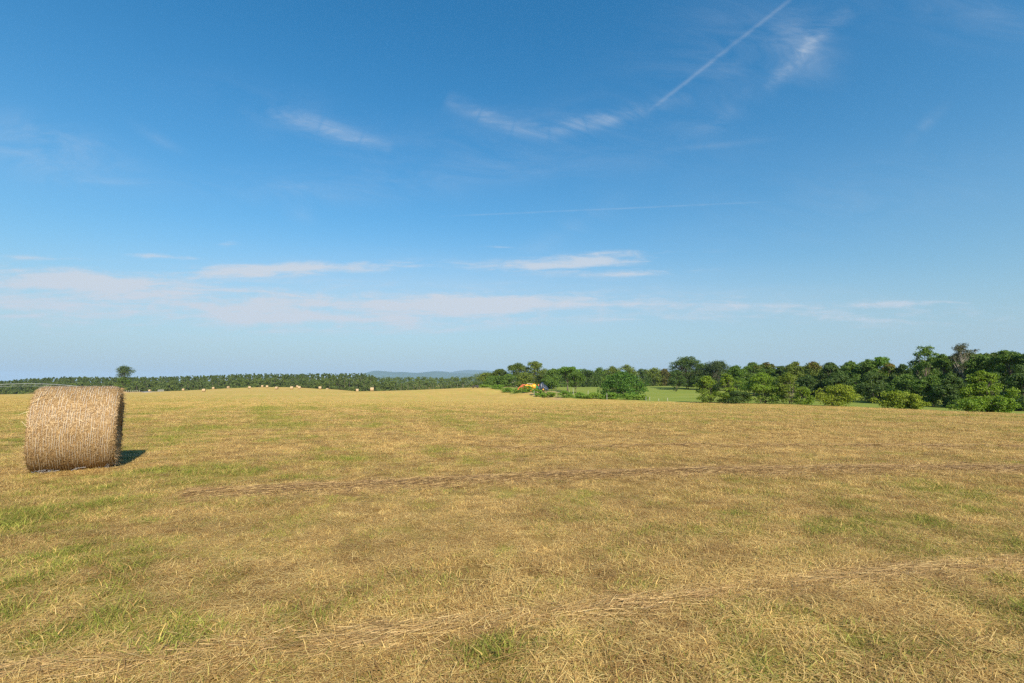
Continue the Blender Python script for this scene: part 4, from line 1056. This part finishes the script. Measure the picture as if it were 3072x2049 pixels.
# ------------------------------------------------------------------ irrigation span, far left
M_galv = simple('galvanised_pipe', (0.42, 0.44, 0.44), 0.45, 0.5, 0.3, var=0.1)
M_tyre = simple('tyre_rubber', (0.022, 0.022, 0.023), 0.85, 0.2)
Yp = 190.0
xa, xb = at(-95, 1150, Yp)[0], at(245, 1150, Yp)[0]
root = empty('irrigation_boom', ((xa + xb) / 2, Yp, hz((xa + xb) / 2, Yp)))
tag(root, 'long arched irrigation pipe on wheeled legs behind the large bale', 'irrigation boom')
bz = hz((xa + xb) / 2, Yp); hw = (xb - xa) / 2
def arch(f): return np.interp(f, [-1, 1], [at(-95, 1162, Yp)[2], at(245, 1160, Yp)[2]]) - bz + (at(75, 1151, Yp)[2] - at(75, 1161, Yp)[2]) * (1 - f * f)
mb = MB(); mb.tube([(hw * f, 0, arch(f)) for f in np.linspace(-1, 1, 17)], 0.07, 8); mb.build('pipe', M_galv, root, smooth=True)
mb = MB()
for sd_ in (-0.8, 0.8):
    mb.tube([(hw * f, sd_ * (1 - f * f), arch(f) - 0.9 * (1 - f ** 4)) for f in np.linspace(-0.98, 0.98, 13)], 0.02, 5)
    for f in np.linspace(-0.8, 0.8, 9):
        mb.tube([(hw * f, 0, arch(f)), (hw * f, sd_ * (1 - f * f), arch(f) - 0.9 * (1 - f ** 4))], 0.02, 5)
mb.build('truss', M_galv, root)
for s in (-1, 1):
    gz_ = hz((xa + xb) / 2 + s * hw, Yp) - bz; mb = MB()
    for q in (-1.9, 1.9): mb.tube([(s * hw, 0, arch(s)), (s * hw, q, gz_ + 0.55)], 0.06, 6)
    mb.tube([(s * hw, -1.9, gz_ + 0.6), (s * hw, 1.9, gz_ + 0.6)], 0.07, 6); mb.build('tower', M_galv, root)
    for q in (-1.9, 1.9):
        mb = MB(); mb.tube([(s * hw - 0.16, q, gz_ + 0.55), (s * hw - 0.12, q, gz_ + 0.55), (s * hw + 0.12, q, gz_ + 0.55), (s * hw + 0.16, q, gz_ + 0.55)], [0.45, 0.58, 0.58, 0.45], 16); mb.build('wheel', M_tyre, root)

# ------------------------------------------------------------------ machinery
M_red = simple('orange_red_paint', (0.55, 0.13, 0.045), 0.45, 0.4, var=0.2, scale=2.0)
M_yel = simple('yellow_paint', (0.62, 0.31, 0.022), 0.45, 0.4, var=0.2, scale=2.0)
M_grn = simple('green_paint', (0.03, 0.16, 0.035), 0.45, 0.4, var=0.2)
M_dark = simple('dark_steel', (0.055, 0.05, 0.048), 0.6, 0.4, 0.4, var=0.3)
M_pale = simple('faded_pink_panel', (0.72, 0.56, 0.46), 0.6, 0.3)
def tarp_mat():
    m, t, out = mat('dark_tarpaulin'); o = t.node('ShaderNodeTexCoord').outputs['Object']; n = t.noise(o, 1.6, 5, 0.6, 0.5)
    principled(t, out, t.mix(n, (0.012, 0.018, 0.030), (0.035, 0.05, 0.075)), 0.42, 0.45, bump(t, n, 0.5, 0.1)); return m
M_tarp = tarp_mat()
def wheel(root, c, R, wd, axis='y', rim=None):
    ax = Vector((0, 1, 0)) if axis == 'y' else Vector((1, 0, 0)); c = Vector(c)
    mb = MB(); mb.tube([c - ax * wd / 2, c - ax * wd * 0.38, c + ax * wd * 0.38, c + ax * wd / 2], [R * 0.8, R, R, R * 0.8], 18); tw = mb.build('wheel', M_tyre, root)
    mb = MB(); mb.tube([c - ax * (wd / 2 + 0.015), c - ax * (wd / 2 - 0.02)], [R * 0.45, R * 0.5], 12); mb.build('rim', rim or M_yel, tw)
mp = onground(1583, 141)
ted = empty('hay_tedder', mp); tag(ted, 'folded orange and yellow hay tedder parked behind the weeds', 'farm machine')
mb = MB()
for q in (-0.25, 0.25):
    mb.tube([(-2.75, q, 0.75), (-2.2, q, 1.35), (-1.45, q, 2.05), (-0.9, q, 1.95), (-0.2, q, 1.35), (1.2, q, 1.15), (2.6, q, 1.0)], 0.13, 8)
mb.box((-2.75, 0, 0.7), (0.3, 0.7, 0.25)); mb.box((-1.5, 0, 1.6), (0.9, 0.4, 0.28), Matrix.Rotation(-0.7, 3, 'Y')); mb.build('frame', M_red, ted)
mb = MB(); mb.tube([(-1.6, -0.4, 0.55), (-1.2, -0.5, 1.3), (-0.55, -0.5, 1.55), (-0.35, -0.5, 0.8)], 0.11, 8); mb.box((-1.0, -0.45, 0.95), (0.9, 0.25, 0.3), Matrix.Rotation(0.5, 3, 'Y')); mb.build('arm', M_red, ted)
def guard(cx, cz, tilt, rr_):
    mb = MB(); n = 18
    M = Matrix.Rotation(tilt, 3, 'Y') @ Matrix.Rotation(1.15, 3, 'X')
    vs = [Vector((cx, -0.2, cz)) + M @ Vector((0, 0, 0.25))]
    for ring, (rk, hk) in enumerate(((0.45, 0.20), (0.85, 0.06), (1.0, -0.10))):
        vs += [Vector((cx, -0.2, cz)) + M @ Vector((rr_ * rk * math.cos(2 * math.pi * k / n), rr_ * rk * math.sin(2 * math.pi * k / n), hk)) for k in range(n)]
    fs = [(0, 1 + k, 1 + (k + 1) % n) for k in range(n)]
    for ring in range(2):
        b0 = 1 + ring * n; fs += [(b0 + k, b0 + n + k, b0 + n + (k + 1) % n, b0 + (k + 1) % n) for k in range(n)]
    mb.add(vs, fs); g_ = mb.build('rotor_guard', M_yel, ted, smooth=True)
    mt_ = MB()
    for k in range(8):
        a = 2 * math.pi * k / 8; d = Vector((math.cos(a), math.sin(a), 0)); c0 = Vector((cx, -0.2, cz))
        mt_.tube([c0 + M @ (d * rr_ * 0.3 + Vector((0, 0, -0.1))), c0 + M @ (d * rr_ * 1.1 + Vector((0, 0, -0.16))), c0 + M @ (d * rr_ * 1.18 + Vector((0, 0, -0.55)))], 0.025, 5)
    mt_.build('tine', M_dark, g_)
guard(-0.15, 1.55, 0.45, 0.68); guard(0.75, 1.50, -0.25, 0.62); guard(1.9, 1.65, 0.65, 0.72); guard(1.15, 0.62, 0.15, 0.62); guard(0.1, 0.72, 0.1, 0.55)
mb = MB(); mb.box((0.65, 0.1, 2.25), (1.7, 0.45, 0.10), Matrix.Rotation(0.06, 3, 'Y')); mb.build('panel', M_pale, ted, bevel=0.02)
mb = MB(); mb.box((1.2, -0.55, 0.28), (2.0, 0.3, 0.18)); mb.tube([(0.3, -0.6, 0.2), (2.2, -0.6, 0.42)], 0.07, 8); mb.build('skid', M_yel, ted)
for x in (-0.7, 0.2, 1.0, 1.9): wheel(ted, (x, -0.45, 0.30), 0.30, 0.18)
# implement under a dark tarpaulin
ip = onground(1627, 140)
imp = empty('covered_implement', ip); tag(imp, 'farm implement under a crumpled dark blue tarpaulin beside the orange tedder', 'farm machine')
nu, nv = 40, 26; uu, vv = np.meshgrid(np.linspace(-1, 1, nu), np.linspace(-1, 1, nv), indexing='ij')
prof_h = np.interp(uu, [-1, -0.75, -0.45, -0.2, 0.05, 0.35, 0.6, 0.85, 1.0], [0.5, 1.1, 1.75, 2.35, 2.55, 1.75, 1.6, 1.15, 0.55])
zz = prof_h * (1 - np.abs(vv) ** 3.0 * 0.80) + (fbm(uu * 3, vv * 3, 0.8, 9, 4) - 0.5) * 0.55 * (1 - np.abs(vv) ** 4) + 0.10 * np.sin(uu * 21 + vv * 5) * np.abs(vv)
xx = uu * 1.75 + 0.08 * np.sin(vv * 14); yy = vv * (1.05 + 0.12 * np.sin(uu * 17))
Vt = np.stack([xx, yy, np.maximum(zz, 0.12)], -1).reshape(-1, 3); it = np.arange(nu * nv).reshape(nu, nv)
qt = np.stack([it[:-1, :-1], it[1:, :-1], it[1:, 1:], it[:-1, 1:]], -1).reshape(-1, 4)
to = link('tarpaulin', mesh_np('tarpaulin', Vt, qt, (M_tarp,), smooth=True), imp); so = to.modifiers.new('thick', 'SOLIDIFY'); so.thickness = 0.02
mb = MB(); mb.box((-1.55, -0.5, 1.05), (0.75, 0.7, 0.6)); mb.box((-1.75, -0.5, 1.35), (0.35, 0.6, 0.3)); mb.build('green_housing', M_grn, imp, bevel=0.06)
mb = MB(); mb.box((-1.15, -0.75, 1.75), (0.28, 0.2, 0.5)); mb.build('red_panel', M_red, imp, bevel=0.03)
wheel(imp, (-1.3, -1.1, 0.42), 0.42, 0.25); wheel(imp, (0.2, -1.15, 0.48), 0.48, 0.28)
# small dark cart on the crest
cp_ = onground(1426, 171)
cart = empty('farm_cart', cp_, 0.05); tag(cart, 'low dark farm cart standing on the crest left of the weeds', 'farm cart')
M_rust = simple('rusty_dark_steel', (0.075, 0.050, 0.036), 0.75, 0.3, 0.1, var=0.4, scale=3.0)
mb = MB(); mb.box((0.55, 0, 0.66), (1.25, 0.9, 0.62)); mb.box((0.55, 0, 1.0), (1.33, 0.98, 0.08)); mb.build('box', M_dark, cart, bevel=0.03)
mb = MB(); mb.box((-0.80, 0, 0.62), (0.55, 0.8, 0.55)); mb.box((-0.8, 0, 0.93), (0.62, 0.86, 0.08)); mb.build('hopper', M_rust, cart, bevel=0.03)
mb = MB(); mb.box((0, 0, 0.36), (2.4, 0.12, 0.10)); mb.box((-0.2, 0.3, 0.85), (0.7, 0.08, 0.08)); mb.tube([(-0.35, 0, 0.4), (-0.2, 0, 1.25)], 0.05, 6); mb.build('chassis', M_rust, cart)
for x in (-0.75, 0.75): wheel(cart, (x, -0.5, 0.30), 0.30, 0.16, rim=M_rust); wheel(cart, (x, 0.5, 0.30), 0.30, 0.16, rim=M_rust)

# ------------------------------------------------------------------ haze
m, t, out = mat('haze')
pv = t.node('ShaderNodeVolumePrincipled'); pv.inputs['Color'].default_value = (0.55, 0.75, 0.96, 1); pv.inputs['Density'].default_value = 7.5e-5
t.l.new(pv.outputs[0], out.inputs['Volume'])
mb = MB(); mb.box((0, 0, (330 - 30) / 2), (33000, 33000, 360))
hzo = mb.build('haze', m); tag(hzo, 'thin summer haze over the fields', kind='stuff')
